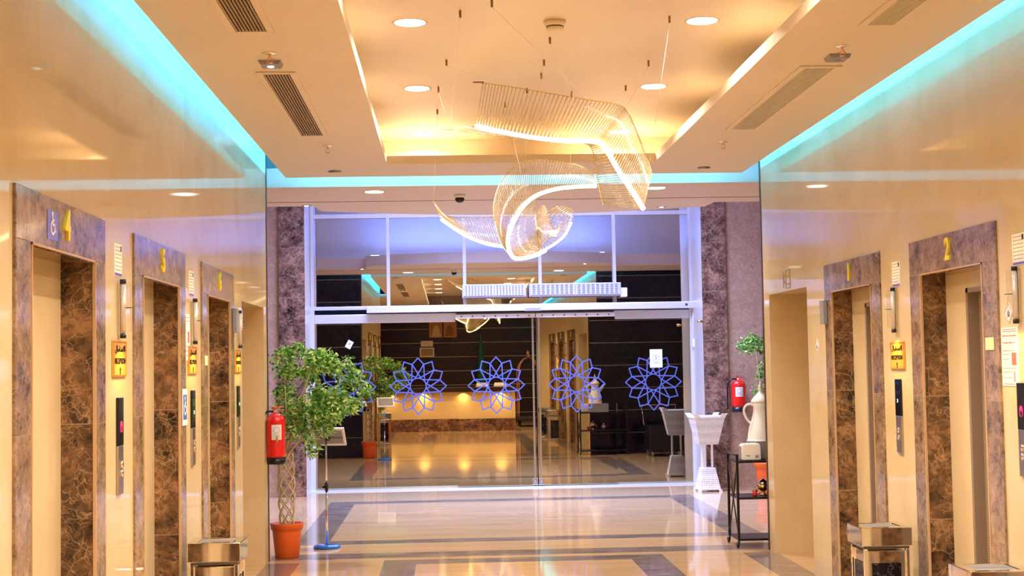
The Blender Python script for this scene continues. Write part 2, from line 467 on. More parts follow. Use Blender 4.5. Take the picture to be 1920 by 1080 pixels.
# backs of the lift shafts, the room behind the camera
struct(MB().box(-7.0,-1.9,4.62,4.82,0,TOP).build('wall_left_return', 'end_marble'))
struct(MB().box(-7.0,3.1,-3.0,-2.8,0,TOP).build('wall_back', 'reception_panel'))
struct(MB().box(-7.2,-7.0,-3.0,4.82,0,TOP).build('wall_far_left', 'wall_marble'))
# entrance lobby walls
struct(MB().box(-3.2,-3.0,12.09,18.0,0,4.4).build('wall_lobby_left', 'light_brown_marble'))
struct(MB().box(4.4,4.6,12.09,18.0,0,4.4).build('wall_lobby_right', 'light_brown_marble'))
struct(MB().box(-3.2,-1.78,18.0,18.9,0,4.4).build('wall_front_left', 'light_brown_marble'))
struct(MB().box(3.26,4.6,18.0,18.9,0,4.4).build('wall_front_right', 'light_brown_marble'))
struct(MB().box(-2.08,-1.76,17.96,18.001,0,4.3).build('wall_pillar_left', 'pillar_marble'))
struct(MB().box(3.245,3.55,17.96,18.001,0,4.3).build('wall_pillar_right', 'pillar_marble'))
struct(MB().box(-1.79,-1.765,18.0,18.9,0,4.3).box(3.245,3.27,18.0,18.9,0,4.3).build('trim_4', 'aluminium'))

# ------------------------------------------------------------------ ceilings
c = MB()
ZS, ZT = 3.2, 3.265
# slab with the long coffer cut out
c.box(-1.33,-0.45,4.6,12.05,ZS,ZT); c.box(1.69,2.54,4.6,12.05,ZS,ZT); c.box(-0.45,1.69,11.3,12.05,ZS,ZT)
c.box(-7.0,-0.45,-2.8,4.6,ZS,ZT); c.box(1.69,2.54,-2.8,4.6,ZS,ZT); c.box(-0.45,1.69,-2.8,-1.5,ZS,ZT)
struct(c.build('ceiling_slab', 'ceiling_paint'))
c = MB()
c.box(-0.80,2.05,-2.0,12.0,3.50,3.56)
c.box(-0.84,-0.80,-2.0,12.0,ZT,3.56); c.box(2.05,2.09,-2.0,12.0,ZT,3.56); c.box(-0.84,2.09,12.0,12.04,ZT,3.56); c.box(-0.84,2.09,-2.04,-2.0,ZT,3.56)
struct(c.build('ceiling_coffer', 'coffer_paint'))
# cove ceiling above the slab edges
struct(MB().box(-1.5,-0.84,4.6,12.72,3.56,3.62).box(2.09,2.7,-2.8,12.72,3.56,3.62).box(-3.2,-1.5,12.09,12.72,3.56,3.62).box(2.7,4.6,12.09,12.72,3.56,3.62).box(-0.84,2.09,12.04,12.72,3.56,3.62).build('ceiling_cove', 'white_paint'))
# lobby soffit with its bowed rear edge
pts = [(-3.0,12.70)]
pts += [(4.4,12.70),(4.4,14.28),(2.72,14.28),(2.70,14.68)]
for i in range(1, 20):
    x = 2.70 - i*(3.97/20); pts.append((x, 15.25 - 0.57*((x-0.715)/1.985)**2))
pts += [(-1.27,14.68),(-1.29,14.22),(-3.0,14.22)]
struct(MB().prism(pts,'z',3.20,3.37).build('ceiling_soffit', 'soffit_paint'))
struct(MB().box(-3.0,4.4,13.84,13.865,3.196,3.201).build('soffit_shadow_line', 'vent_paint'))  # shadow line of the soffit groove, put in as a thin dark strip
struct(MB().box(-3.0,4.4,13.9,14.0,3.37,4.35).build('wall_bulkhead', 'white_paint'))
struct(MB().box(-3.0,4.4,14.0,18.9,4.30,4.40).build('ceiling_lobby', 'white_paint'))

# ------------------------------------------------------------------ entrance glazing
YG = 18.80
MU = [-1.74,-0.747,0.25,1.243,2.225,3.235]
fac = thing('window_frame', 'white metal framed glass wall over the entrance doors', 'window frame', (0,YG,0))
for i, x in enumerate(MU):
    MB().box(x-0.022,x+0.022,-0.05,0.05,2.385,4.3).build('mullion', 'aluminium', fac, 0.003)
for x in (-1.745, 3.24):
    MB().box(x-0.03,x+0.03,-0.05,0.05,0,2.385).build('side_post', 'aluminium', fac, 0.003)
MB().box(-1.72,3.22,-0.045,0.045,3.545,3.60).build('crossbar', 'aluminium', fac, 0.003)
MB().box(-1.72,-1.03,-0.045,0.045,2.345,2.39).box(-1.03,3.22,-0.02,0.045,2.345,2.39).build('crossbar', 'aluminium', fac, 0.003)
MB().box(-1.715,0.13,-0.02,0.07,2.17,2.285).box(2.21,3.21,-0.02,0.07,2.17,2.285).build('header_beam', 'aluminium', fac, 0.004)
MB().box(0.13,2.21,0.03,0.07,2.17,2.285).build('dark_header', 'dark_steel', fac)
for i in range(5):
    a, b = MU[i]+0.022, MU[i+1]-0.022
    struct(MB().quad((a,YG,2.39),(b,YG,2.39),(b,YG,3.545),(a,YG,3.545)).build('window_%d' % (i+1), 'transom_glass'))
    struct(MB().quad((a,YG,3.60),(b,YG,3.60),(b,YG,4.30),(a,YG,4.30)).build('window_%d' % (i+6), 'transom_glass'))

def rosette(parent, cx, cz, y, R=0.368, w=0.0075):
    m = MB()
    def seg(p, q):
        p = Vector((p[0],p[1])); q = Vector((q[0],q[1])); d = (q-p).normalized(); n = Vector((-d.y,d.x))*w
        p = p - d*w*0.5; q = q + d*w*0.5
        v = [(cx+t.x, cz+t.y) for t in (p-n, q-n, q+n, p+n)]
        cnt[0] += 1; m.prism(v, 'y', y-0.001-cnt[0]*0.000012, y)
    cnt = [0]
    P = lambda r, a: (R*r*math.cos(math.radians(a)), R*r*math.sin(math.radians(a)))
    for k in range(12):
        a = 90 + 30*k
        seg(P(1,a), P(0.80,a+15)); seg(P(1,a), P(0.80,a-15))
        seg(P(0.80,a+15), P(0.285,a+15+38)); seg(P(0.80,a+15), P(0.285,a+15-38))
        seg(P(0.285,a+7), P(0.285,a+23)); seg(P(0.285,a+23), P(0.285,a+37))
    return m.build('rosette_decal', 'film', parent)

def glass_panel(name, label, x0, x1, z0, z1, y, cz, rot=0.0, slider=False, notice=None):
    xc = (x0+x1)/2; hw = (x1-x0)/2
    t = thing(name, label, 'glass door' if slider else 'glass panel', (xc,y,0), rot)
    gp = MB().box(-hw,hw,0,0.010,z0,z1).build('glass_pane', 'door_glass', t)
    rosette(gp, 0.0, cz, -0.002)
    if slider:
        m = MB().box(-hw,hw,-0.016,0.0,z1-0.055,z1)
        tr = m.build('top_rail', 'paper', t, 0.002)
        for k in range(7):
            MB().lathe([(0.009,-0.024),(0.009,-0.016)], (-hw+0.08+k*(2*hw-0.16)/6,0,z1-0.028), 10, 0, True, 'y').build('rail_bolt', 'black', tr)
    return t
fixl = glass_panel('glass_sidelight', 'fixed glass panel with rosette decal behind the tall potted tree', -1.715,-0.885,0.012,2.17,YG, 1.336)
p2 = glass_panel('glass_sidelight', 'fixed glass panel with rosette decal beside the tree-side sliding door', -0.885,0.13,0.012,2.17,YG+0.02, 1.336)
p3 = glass_panel('sliding_door', 'sliding glass door leaf with rosette decal, next to the wide fixed pane', 0.12,1.165,0.02,2.262,YG-0.06, 1.332, 0.0, True)
p4 = glass_panel('sliding_door', 'sliding glass door leaf with rosette decal, nearer the white lattice stand', 1.175,2.215,0.02,2.262,YG-0.06, 1.330, 0.013, True)
p5 = glass_panel('glass_sidelight', 'fixed glass panel with rosette decal and paper notice beside the lattice stand', 2.215,3.215,0.012,2.17,YG, 1.336)
for t, sx in ((p3, 0.5225-0.035), (p4, -0.52+0.035)):
    MB().box(sx-0.012,sx+0.012,-0.004,0.014,0.02,2.2).build('edge_seal', 'steel', t)
    MB().box(sx-0.035,sx+0.035,-0.02,0.03,0.03,0.11).lathe([(0.014,-0.03),(0.014,-0.02)],(sx,0,0.07),12,0,True,'y').build('floor_lock', 'steel', t, 0.004)

# notices on the glass
def sheet(name, label, cat, loc, rz, w, h, mat='paper', group=None, lines=(), t=0.003, tilt=0.0, figure=None):
    """thin notice in the local x-z plane facing -y; lines = (x0,x1,z0,z1,material) in -0.5..0.5 units"""
    o = thing(name, label, cat, loc, rz, group)
    if tilt: o.rotation_euler = (0, tilt, rz)
    MB().box(-w/2,w/2,-t,0,-h/2,h/2).build('sheet', mat, o)
    by = {}
    for a, b, c_, d, mm in lines: by.setdefault(mm, MB()).box(a*w,b*w,-t-0.0012,-t,c_*h,d*h)
    for mm, mb in by.items(): mb.build('printing', mm, o)
    return o
def textlines(n, z0=0.42, z1=-0.35, mat='ink', seed=1, gap=0.6, x0=-0.4, x1=0.4):
    r = random.Random(seed); L = []
    for i in range(n):
        z = z0 + (z1-z0)*i/(n-1); hh = abs(z1-z0)/(n)*0.13; x = x0
        while x < x1-0.05:
            e = min(x1, x + r.uniform(0.08,0.25)); L.append((x,e,z-hh,z+hh,mat)); x = e + 0.05
    return L
s = sheet('paper_notice', 'white paper notice with a drawn bottle, taped on the fixed glass beside the lattice stand', 'notice', (2.757,YG-0.004,1.645), 0, 0.165,0.24, 'paper', None, textlines(2,0.40,0.32))
m = MB()
for q in range(20):
    a0, a1 = 2*PI*q/20, 2*PI*(q+1)/20
    m.prism([(0.045*math.cos(a0),-0.0+0.05*math.sin(a0)),(0.045*math.cos(a1),0.05*math.sin(a1)),(0.039*math.cos(a1),0.044*math.sin(a1)),(0.039*math.cos(a0),0.044*math.sin(a0))],'y',-0.0045,-0.003)
m.box(-0.05,0.05,-0.0045,-0.003,-0.065,-0.058); m.box(-0.008,0.008,-0.0045,-0.003,-0.02,0.03)
m.build('printing','ink',s)
sheet('paper_notice', 'small white card stuck askew on the glass above the potted tree', 'notice', (-1.268,YG-0.004,1.895), 0, 0.075,0.105, 'paper', None, [(-0.15,0.15,-0.05,0.2,'ink')]+textlines(2,-0.2,-0.32), tilt=0.5)

# door operator beam, air curtains, sensors
t = thing('door_operator', 'long pale blue door operator casing across the entrance doors', 'door operator', (0,YG,0))
MB().box(-1.03,3.255,-0.16,-0.02,2.298,2.385).build('casing','aluminium',t,0.006)
MB().lathe([(0.016,-0.168),(0.016,-0.158)],(3.15,0,2.345),14,0,True,'y').build('lock','black',t)
t = thing('motion_sensor', 'small grey motion sensor in the middle of the door operator casing', 'sensor', (1.13,YG-0.16,2.34))
MB().box(-0.11,0.11,-0.055,0,-0.05,0.02).build('housing','aluminium',t,0.008)
MB().box(-0.10,0.10,-0.057,-0.054,-0.045,-0.012).build('lens','grey_plastic',t)
def air_curtain(label, x0, x1, zs):
    o = thing('air_curtain', label, 'air curtain', ((x0+x1)/2,YG-0.10,2.56), 0, None)
    w = (x1-x0)/2
    MB().box(-w,w,-0.13,0.07,-0.085,0.085).build('casing','grille_paint',o,0.006)
    for s_ in (-1,1):
        a = -w+0.03 if s_ < 0 else 0.02; b = a + w-0.05
        gb = MB().box(a,b,-0.134,-0.129,-0.062,0.066).build('grille_back','grey_plastic',o)
        mb = MB(); n = 9
        for k in range(n+1):
            x = a + (b-a)*k/n; mb.box(x-0.013,x+0.013,-0.142,-0.133,-0.066,0.07)
        for k in range(6):
            z = -0.062+0.128*k/5; mb.box(a,b,-0.1395,-0.1335,z-0.0025,z+0.0025)
        mb.build('grille','grille_paint',gb)
    return o
air_curtain('white air curtain above the doors, the one hung nearer the potted tree', 0.215,1.045,0)
air_curtain('white air curtain above the doors, the one hung nearer the lattice stand', 1.085,2.285,0)
t = thing('power_box', 'small white power box at the end of the air curtain', 'box', (2.335,YG-0.05,2.52))
MB().box(-0.045,0.045,-0.07,0.0,-0.06,0.06).build('housing','white_plastic',t,0.004)
t = thing('access_box', 'white square control box on the post beside the fixed glass', 'control box', (3.275,YG-0.06,1.84))
MB().box(-0.05,0.05,-0.08,0.0,-0.055,0.055).build('housing','white_plastic',t,0.006)
MB().tube([(-0.03,-0.03,0.055),(-0.03,-0.03,0.55)],0.006,6).build('cable','white_plastic',t)
t = thing('door_spotlight', 'tiny brass spotlight clipped on the marble jamb near the access box', 'spotlight', (3.25,18.0,2.1))
MB().tube([(-0.005,-0.02,0),(-0.07,-0.05,0.0)],[0.014,0.02],10).build('lamp_head','gold',t)

# ------------------------------------------------------------------ lift surrounds
def lift_surround(label, wall, yc, w, num=None, doorcut=0.33):
    rz = PI/2 if wall == 'L' else -PI/2
    X = -1.5 if wall == 'L' else 2.7
    o = thing('lift_surround', label, 'elevator surround', (X,yc,0), rz)
    h = w/2; oh = h-0.185; H = 2.262; OZ = 2.07; sgn = 1 if wall == 'L' else -1
    MB().box(-h,-oh,-0.012,0.13,0,OZ).build('side_panel','surround_marble',o,0.003)
    MB().box(oh,h,-0.012,0.13,0,OZ).build('side_panel','surround_marble',o,0.003)
    hd = MB().box(-h,h,-0.012,0.13,OZ,H).build('header','surround_marble',o,0.003)
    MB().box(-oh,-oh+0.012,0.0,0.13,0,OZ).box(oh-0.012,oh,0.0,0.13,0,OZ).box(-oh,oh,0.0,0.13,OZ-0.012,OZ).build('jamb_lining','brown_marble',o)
    MB().box(-oh,-oh+0.008,-0.016,-0.002,0,OZ).box(oh-0.008,oh,-0.016,-0.002,0,OZ).box(-oh,oh,-0.016,-0.002,OZ-0.008,OZ).build('edge_strip','floor_cream',o)
    # cream wall behind the recess, with the steel lift door towards the near side
    far = oh; near = -oh
    a, b = (near+0.02, far-doorcut)
    if wall == 'R': a, b = -(far-doorcut), oh-0.02
    MB().box(-oh-0.1,a,0.13,0.17,0,OZ+0.1).box(b,oh+0.1,0.13,0.17,0,OZ+0.1).box(a,b,0.13,0.17,1.97,OZ+0.1).build('recess_wall','wall_marble',o)
    MB().box(a,a+0.03,0.125,0.20,0,1.97).box(b-0.03,b,0.125,0.20,0,1.97).box(a,b,0.125,0.20,1.945,1.97).build('door_frame','brushed_steel',o)
    mid = a+0.07 if wall == 'R' else b-0.07
    MB().box(a+0.03,mid-0.006,0.185,0.20,0,1.945).build('door_leaf','ribbed_steel',o)
    MB().box(mid+0.006,b-0.03,0.18,0.20,0,1.945).build('door_leaf','ribbed_steel',o)
    MB().box(a,b,0.205,0.215,0,1.97).build('door_gap','black',o)
    if num:
        text('number', num, 0.165, 'yellow_paint', hd, 0.0, -0.016, 2.17, 0.006, 0.004, 0.95)
    return o
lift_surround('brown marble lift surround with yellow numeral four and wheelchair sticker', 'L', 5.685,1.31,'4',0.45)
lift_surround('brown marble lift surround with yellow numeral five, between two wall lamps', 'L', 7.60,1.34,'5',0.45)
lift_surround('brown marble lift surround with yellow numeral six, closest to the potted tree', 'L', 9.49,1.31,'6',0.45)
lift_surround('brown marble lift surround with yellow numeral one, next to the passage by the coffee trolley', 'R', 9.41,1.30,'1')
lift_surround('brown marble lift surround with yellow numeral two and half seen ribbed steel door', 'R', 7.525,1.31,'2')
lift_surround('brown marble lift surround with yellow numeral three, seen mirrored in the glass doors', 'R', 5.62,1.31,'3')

# ------------------------------------------------------------------ wall fittings
WL = lambda y, z, d=0.0: (-1.5+d, y, z)
WR = lambda y, z, d=0.0: (2.7-d, y, z)
def wheelchair(parent, s, y, mat, cx=0, cz=0):
    m = MB()
    def arc(x, z, r, a0, a1, w=0.09, n=14):
        for k in range(n):
            t0 = math.radians(a0+(a1-a0)*k/n); t1 = math.radians(a0+(a1-a0)*(k+1)/n)
            v = [(x+(r+w/2)*math.cos(t0), z+(r+w/2)*math.sin(t0)),(x+(r+w/2)*math.cos(t1), z+(r+w/2)*math.sin(t1)),(x+(r-w/2)*math.cos(t1), z+(r-w/2)*math.sin(t1)),(x+(r-w/2)*math.cos(t0), z+(r-w/2)*math.sin(t0))]
            m.prism([(cx+p[0]*s, cz+p[1]*s) for p in v],'y',y-0.001,y)
    def bar(p, q, w=0.09):
        p = Vector(p); q = Vector(q); d = (q-p).normalized(); n = Vector((-d.y,d.x))*w/2
        m.prism([(cx+v.x*s, cz+v.y*s) for v in (p-n,q-n,q+n,p+n)],'y',y-0.001,y)
    arc(-0.08,0.42,0.05,0,360,0.1); bar((-0.08,0.34),(-0.04,0.02)); bar((-0.06,0.20),(0.16,0.20)); bar((-0.04,0.02),(0.18,0.02))
    bar((0.18,0.04),(0.28,-0.24)); bar((0.28,-0.24),(0.38,-0.20)); arc(-0.05,-0.10,0.24,100,330)
    return m.build('pictogram', mat, parent)
t = sheet('wheelchair_sticker','lilac wheelchair sticker beside the yellow numeral four on the lift header','sticker',(-1.488,5.487,2.157),PI/2,0.138,0.112,'lilac_sign')
wheelchair(t,0.10,-0.004,'paper')

def sconce(label, loc, rz, group='wall lamps between the lifts'):
    o = thing('wall_sconce', label, 'wall lamp', loc, rz, None)
    MB().lathe([(0.0125,-0.115),(0.0125,0.115)],(0,-0.022,0),16).build('lamp_tube','frosted_tube',o)
    MB().lathe([(0.0145,0.115),(0.0145,0.135)],(0,-0.022,0),16).build('end_cap','black',o)
    MB().lathe([(0.0145,-0.135),(0.0145,-0.115)],(0,-0.022,0),16).build('end_cap','black',o)
    MB().box(-0.010,0.010,-0.012,0,-0.12,0.12).build('back_plate','chrome',o,0.002)
    for z0, z1 in ((-0.105,0.0),(0.012,0.118)):
        m = MB()
        for k in range(6):
            a0 = math.radians(215+110*k/6); a1 = math.radians(215+110*(k+1)/6); r_ = 0.036
            m.quad((r_*math.cos(a0),-0.024+r_*math.sin(a0),z0),(r_*math.cos(a1),-0.024+r_*math.sin(a1),z0),(r_*math.cos(a1),-0.024+r_*math.sin(a1),z1),(r_*math.cos(a0),-0.024+r_*math.sin(a0),z1))
        m.build('glass_shade','clear_glass',o)
    MB().tube([(0,-0.02,0.005),(0,-0.068,0.005)],0.003,6).tube([(-0.028,-0.062,0.005),(0.028,-0.062,0.005)],0.0022,6).build('shade_pin','dark_steel',o)
    return o
def notice(label, loc, rz):
    o = sheet('framed_notice', label, 'notice', loc, rz, 0.15,0.15,'paper',None, textlines(7,0.40,-0.30,'ink',3)+[(-0.46,0.46,-0.48,-0.40,'purple_ink'),(0.30,0.42,0.28,0.45,'black')])
    return o
def reception_sign(label, loc, rz):
    o = thing('reception_sign', label, 'sign', loc, rz)
    w, h = 0.27, 0.168
    bo_d = MB().box(-w/2,w/2,-0.008,0,-h/2,h/2).build('board','sign_gold',o,0.003)
    m = MB(); e = 0.004
    a, b = w/2-0.008, h/2-0.006
    m.box(-a,a,-0.010,-0.008,b-e,b).box(-a,a,-0.010,-0.008,-b,-b+e).box(-a,-a+e,-0.010,-0.008,-b,b).box(a-e,a,-0.010,-0.008,-b,b)
    m.build('border','sign_edge',bo_d)
    ar = '\uFEDD\uFE8E\uFE92\uFED8\uFE98\uFEB3\uFEFB\uFE8D'
    text('arabic_word', ar, 0.040, 'black', bo_d, 0, -0.0095, 0.044, 0.0008, 0.0004, 1.35)
    text('reception_word', 'RECEPTION', 0.036, 'black', bo_d, 0, -0.0095, -0.012, 0.0008, 0.0006, 1.12)
    m = MB(); m.prism([(-0.004,-0.074),(0.004,-0.074),(0.004,-0.052),(0.013,-0.052),(0,-0.038),(-0.013,-0.052),(-0.004,-0.052)],'y',-0.0105,-0.008)
    m.build('arrow','black',bo_d)
    return o
def call_panel(label, loc, rz, lit):
    o = thing('call_button_switch', label, 'elevator call panel', loc, rz)
    sp = MB().box(-0.05,0.05,-0.012,0,-0.22,0.0).build('steel_plate','steel',o,0.003)
    dp = MB().box(-0.05,0.05,-0.013,0,0.0,0.22).build('display_plate','black_gloss',o,0.003)
    for z in (-0.085,-0.125):
        MB().lathe([(0.016,-0.020),(0.016,-0.010)],(0,0,z),16,0,True,'y').build('call_button','chrome',sp)
    if lit: text('floor_digit','8',0.055,'red_led',dp,0,-0.0145,0.085,0.001,0.006)
    else: text('floor_digit','3',0.030,'green_led',dp,0,-0.0145,0.09,0.001,0)
    return o
LZ = 'on the wall of lifts four to six'
spots = [
 ('L',6.632,'between lifts four and five','first from the camera'),
 ('L',8.52,'between lifts five and six',''),
 ('L',10.36,'between lift six and the passage by the potted tree',''),
 ('R',8.465,'between lifts one and two',''),
 ('R',6.62,'beside the red and white warning sheet','')]
for w, y, where, _ in spots:
    rz = PI/2 if w == 'L' else -PI/2
    P = WL if w == 'L' else WR
    sconce('chrome wall lamp with black caps, ' + where, P(y,1.885), rz)
    call_panel('black and steel lift call panel, ' + where, P(y,1.26 if w == 'L' else 1.252), rz, where.endswith('four and five') or 'warning' in where)
    if not (w == 'L' and y > 10) : notice('white printed notice above the wall lamp ' + where, P(y-0.01,2.108 if w == 'L' else 2.10), rz)
    if not (w == 'R' and y < 7): reception_sign('gold RECEPTION sign with arrow, ' + where, P(y,1.657 if w == 'L' else 1.612), rz)
# extra sheets and small fittings
sheet('instruction_sign','tall white sheet with a red box beside the lamp between lifts five and six','notice',WL(8.363,1.79),PI/2,0.17,0.27,'paper',None,textlines(2,0.42,0.34,'red_ink',5)+[(0.1,0.35,-0.12,0.12,'red_ink')]+textlines(3,-0.2,-0.4,'ink',6))
t = sheet('wheelchair_sign','blue wheelchair sign on a white plate between lifts five and six','sign',(-1.486,8.205,1.39),PI/2,0.15,0.206,'paper',None,[(-0.36,0.36,-0.34,0.34,'blue_sign')])
wheelchair(t,0.12,-0.0045,'paper')
sheet('instruction_sign','white sheet fixed beside the passage behind the potted tree','notice',WL(10.53,1.96),PI/2,0.19,0.145,'paper',None,textlines(4,0.3,-0.3))
sheet('instruction_sign','tall warning sheet in red and black print, nearest the camera','notice',WR(6.757,1.595),-PI/2,0.205,0.28,'paper',None,
      [(-0.4,0.4,0.465,0.475,'ink'),(-0.4,0.4,0.43,0.44,'ink'),(-0.4,0.4,0.10,0.11,'ink'),(-0.4,0.4,-0.20,-0.19,'ink'),(-0.4,0.4,-0.47,-0.46,'ink'),(0.12,0.38,-0.14,0.07,'red_ink'),(0.2,0.3,-0.42,-0.25,'ink')]+textlines(2,0.36,0.24,'red_ink',9)+textlines(2,0.04,-0.04,'ink',3,x0=-0.38,x1=0.0)+textlines(2,-0.26,-0.36,'ink',4,x0=-0.38,x1=0.1))
sheet('floor_card','small cream card on the lift two surround','card',(2.686,6.975,1.661),-PI/2,0.11,0.062,'yellow_paper')
sheet('floor_card','small cream card on the lift six surround','card',(-1.486,8.94,1.656),PI/2,0.11,0.06,'yellow_paper')
for lab, loc, rz in (('small grey speaker box at the top edge of the lift six surround',(-1.486,10.10,1.94),PI/2),('small grey speaker box at the edge of the lift one surround',(2.686,10.03,1.93),-PI/2)):
    t = thing('speaker_box', lab, 'speaker', loc, rz)
    MB().box(-0.05,0.05,-0.03,0,-0.085,0.085).build('housing','grey_plastic',t,0.004)
def diamond(label, loc, rz, s=0.052):
    o = thing('no_smoking_sign', label, 'sign', loc, rz)
    MB().prism([(-s,0),(0,-s),(s,0),(0,s)],'y',-0.003,0).build('plate','paper',o)
    m = MB()
    for q in range(4):
        a = [(-s,0),(0,-s),(s,0),(0,s)]
        p, r = Vector(a[q])*0.93, Vector(a[(q+1)%4])*0.93; p2_, r2 = p*0.93, r*0.93
        m.prism([tuple(p),tuple(r),tuple(r2),tuple(p2_)],'y',-0.0042,-0.003)
    m.lathe([(0.016,-0.0045),(0.016,-0.003)],(0.0,0,-0.004),14,0,True,'y')
    m.build('printing','ink',o); return o
diamond('diamond shaped warning sticker between lift one and the passage', WR(10.335,1.695), -PI/2)
diamond('diamond shaped warning sticker above the red print sheet', WR(6.755,1.805), -PI/2)
t = thing('exit_sign','outlined exit pictogram above the passage by the coffee trolley','sign',WR(11.22,2.235),-PI/2)
m = MB(); W_ = 0.004
def ln(p, q):
    p = Vector(p); q = Vector(q); d = (q-p).normalized(); n = Vector((-d.y,d.x))*W_
    m.prism([tuple(v) for v in (p-n,q-n,q+n,p+n)],'y',-0.004,0)
for p, q in (((-0.02,-0.07),(-0.02,0.07)),((-0.02,0.07),(0.12,0.07)),((0.12,0.07),(0.12,-0.07)),((-0.02,-0.07),(0.12,-0.07)),((-0.15,0.03),(-0.05,0.03)),((-0.10,0.06),(-0.10,-0.06)),((-0.10,0.0),(-0.04,-0.03)),((0.02,-0.04),(0.08,-0.04)),((0.02,0.02),(0.08,0.02))): ln(p,q)
m.build('outline','vent_paint',t)

# ------------------------------------------------------------------ ceiling fittings
def area(name, loc, rot, sx, sy, power, col, shape='RECTANGLE', spread=PI, parent=None):
    l = bpy.data.lights.new(name,'AREA'); l.shape = shape; l.size = sx
    if shape in ('RECTANGLE','ELLIPSE'): l.size_y = sy
    l.energy = power; l.color = col; l.spread = spread
    o = bpy.data.objects.new(name,l); COL.objects.link(o); o.location = loc; o.rotation_euler = rot
    if parent: o.parent = parent
    return o
DL_P = 36; WARM = (1.0,0.81,0.63)
def downlight(label, loc, power=DL_P, r=0.086, col=WARM, spread=2.6):
    o = thing('ceiling_downlight', label, 'ceiling light', loc)
    MB().lathe([(r*1.0,-0.001),(r*1.12,-0.004),(r*1.12,-0.001),(r*1.14,0.0)],(0,0,0),28).build('trim_ring','ceiling_paint',o)
    MB().lathe([(r*0.98,-0.003),(r*0.98,-0.001)],(0,0,0),28,0,False).build('diffuser','lamp_lens',o)
    area('lamp',(0,0,-0.008),(0,0,0),r*1.6,0,power,col,'DISK',spread,o)
    return o
rows = [11.68,9.75,7.86,5.95,4.05,2.15,0.25]
nm = ['farthest','second farthest','third farthest','fourth farthest','fifth farthest','sixth farthest','nearest the desk']
for i, y in enumerate(rows):
    downlight('round ceiling downlight in the coffer row on the potted tree side, ' + nm[i], (-0.175,y,3.5))
    downlight('round ceiling downlight in the coffer row on the coffee trolley side, ' + nm[i], (1.455,y,3.5))
downlight('round downlight in the lobby soffit above the potted tree', (-0.64,13.1,3.2), 42)
downlight('round downlight in the lobby soffit above the coffee trolley side', (1.95,13.05,3.2), 42)
for lab, x, y in (('tiny spotlight at the bowed soffit edge above the fixed glass by the tree',-1.36,14.15),('tiny spotlight at the bowed soffit edge above the lattice stand side',2.243,14.67)):
    o = thing('mini_spotlight', lab, 'ceiling light', (x,y,3.2))
    MB().lathe([(0.045,-0.003),(0.045,0)],(0,0,0),16).build('trim_ring','dark_steel',o)
    MB().lathe([(0.022,-0.005),(0.022,-0.002)],(0,0,0),12).build('lens','lamp_lens',o)
for lab, x, y in (('square sensor plate low at the slab edge on the lift four to six side',-0.889,11.68),('round sensor plate low at the slab edge on the lift one and two side',2.15,11.70)):
    o = thing('detector_plate', lab, 'detector', (x,y,3.2))
    MB().lathe([(0.055,-0.006),(0.055,0)],(0,0,0),16).build('plate','dark_steel',o)
    MB().lathe([(0.02,-0.012),(0.02,-0.005)],(0,0,0),12).build('lens','paper',o)

def vent(label, x0, x1, y0, y1, n, mat):
    o = thing('air_vent', label, 'ceiling vent', ((x0+x1)/2,(y0+y1)/2,3.2))
    w = (x1-x0)/2; l = (y1-y0)/2
    MB().box(-w,w,-l,l,-0.004,-0.001).build('dark_back','dark_slot',o)
    m = MB(); e = 0.035
    m.box(-w-e,-w,-l-e,l+e,-0.010,0).box(w,w+e,-l-e,l+e,-0.010,0).box(-w,w,-l-e,-l,-0.010,0).box(-w,w,l,l+e,-0.010,0)
    m.build('border_frame','ceiling_paint',o,0.002)
    m = MB()
    for k in range(n):
        x = -w + 2*w*(k+0.5)/n; m.box(x-w/n*0.42,x+w/n*0.42,-l,l,-0.012,-0.004)
    m.build('slats',mat,o)
    return o
vent('slotted ceiling vent nearer the lobby, above the lift four to six side', -0.972,-0.828,7.74,9.81,9,'vent_paint')
vent('slotted ceiling vent nearer the camera, above the lift four to six side', -0.972,-0.828,4.65,6.74,9,'vent_paint')
vent('fine slotted ceiling vent nearer the lobby, above the lift one and two side', 1.985,2.150,7.69,9.72,12,'ceiling_paint')
vent('fine slotted ceiling vent nearer the camera, above the lift one and two side', 2.035,2.165,4.6,6.69,12,'ceiling_paint')

def sprinkler(label, x, y):
    o = thing('fire_sprinkler', label, 'sprinkler', (x,y,3.2))
    MB().lathe([(0.036,0),(0.034,-0.006),(0.012,-0.010)],(0,0,0),16).build('escutcheon','chrome',o)
    MB().tube([(0,0,-0.008),(0,0,-0.025)],0.008,8).tube([(-0.002,0,-0.022),(-0.016,0,-0.036),(-0.004,0,-0.052)],0.003,6).tube([(0.002,0,-0.022),(0.016,0,-0.036),(0.004,0,-0.052)],0.003,6).build('frame_arms','copper',o)
    MB().lathe([(0.016,-0.054),(0.016,-0.051)],(0,0,0),12).build('deflector','copper',o)
for lab, x, y in (('pendent sprinkler beside the square sensor, lift four to six side',-0.875,7.25),('pendent sprinkler beyond the vent, lift four to six side',-0.835,10.32),('pendent sprinkler beside the square sensor, lift one and two side',2.05,7.18),('pendent sprinkler beyond the vent, lift one and two side',2.04,10.31)):
    sprinkler(lab,x,y)
for lab, x, y in (('square motion sensor on the ceiling, lift four to six side',-0.897,7.47),('square motion sensor on the ceiling, lift one and two side',2.09,7.42)):
    o = thing('ceiling_sensor', lab, 'sensor', (x,y,3.2))
    MB().prism([(-0.06,0),(0.06,0),(0.048,-0.022),(-0.048,-0.022)],'y',-0.06,0.06).build('housing','grey_plastic',o,0.002)
    MB().lathe([(0.018,-0.026),(0.018,-0.021)],(0,0,0),14).build('lens','green_led' if x < 0 else 'grey_plastic',o)
o = thing('smoke_detector','round white smoke detector in the coffered ceiling','smoke detector',(0.628,7.85,3.5))
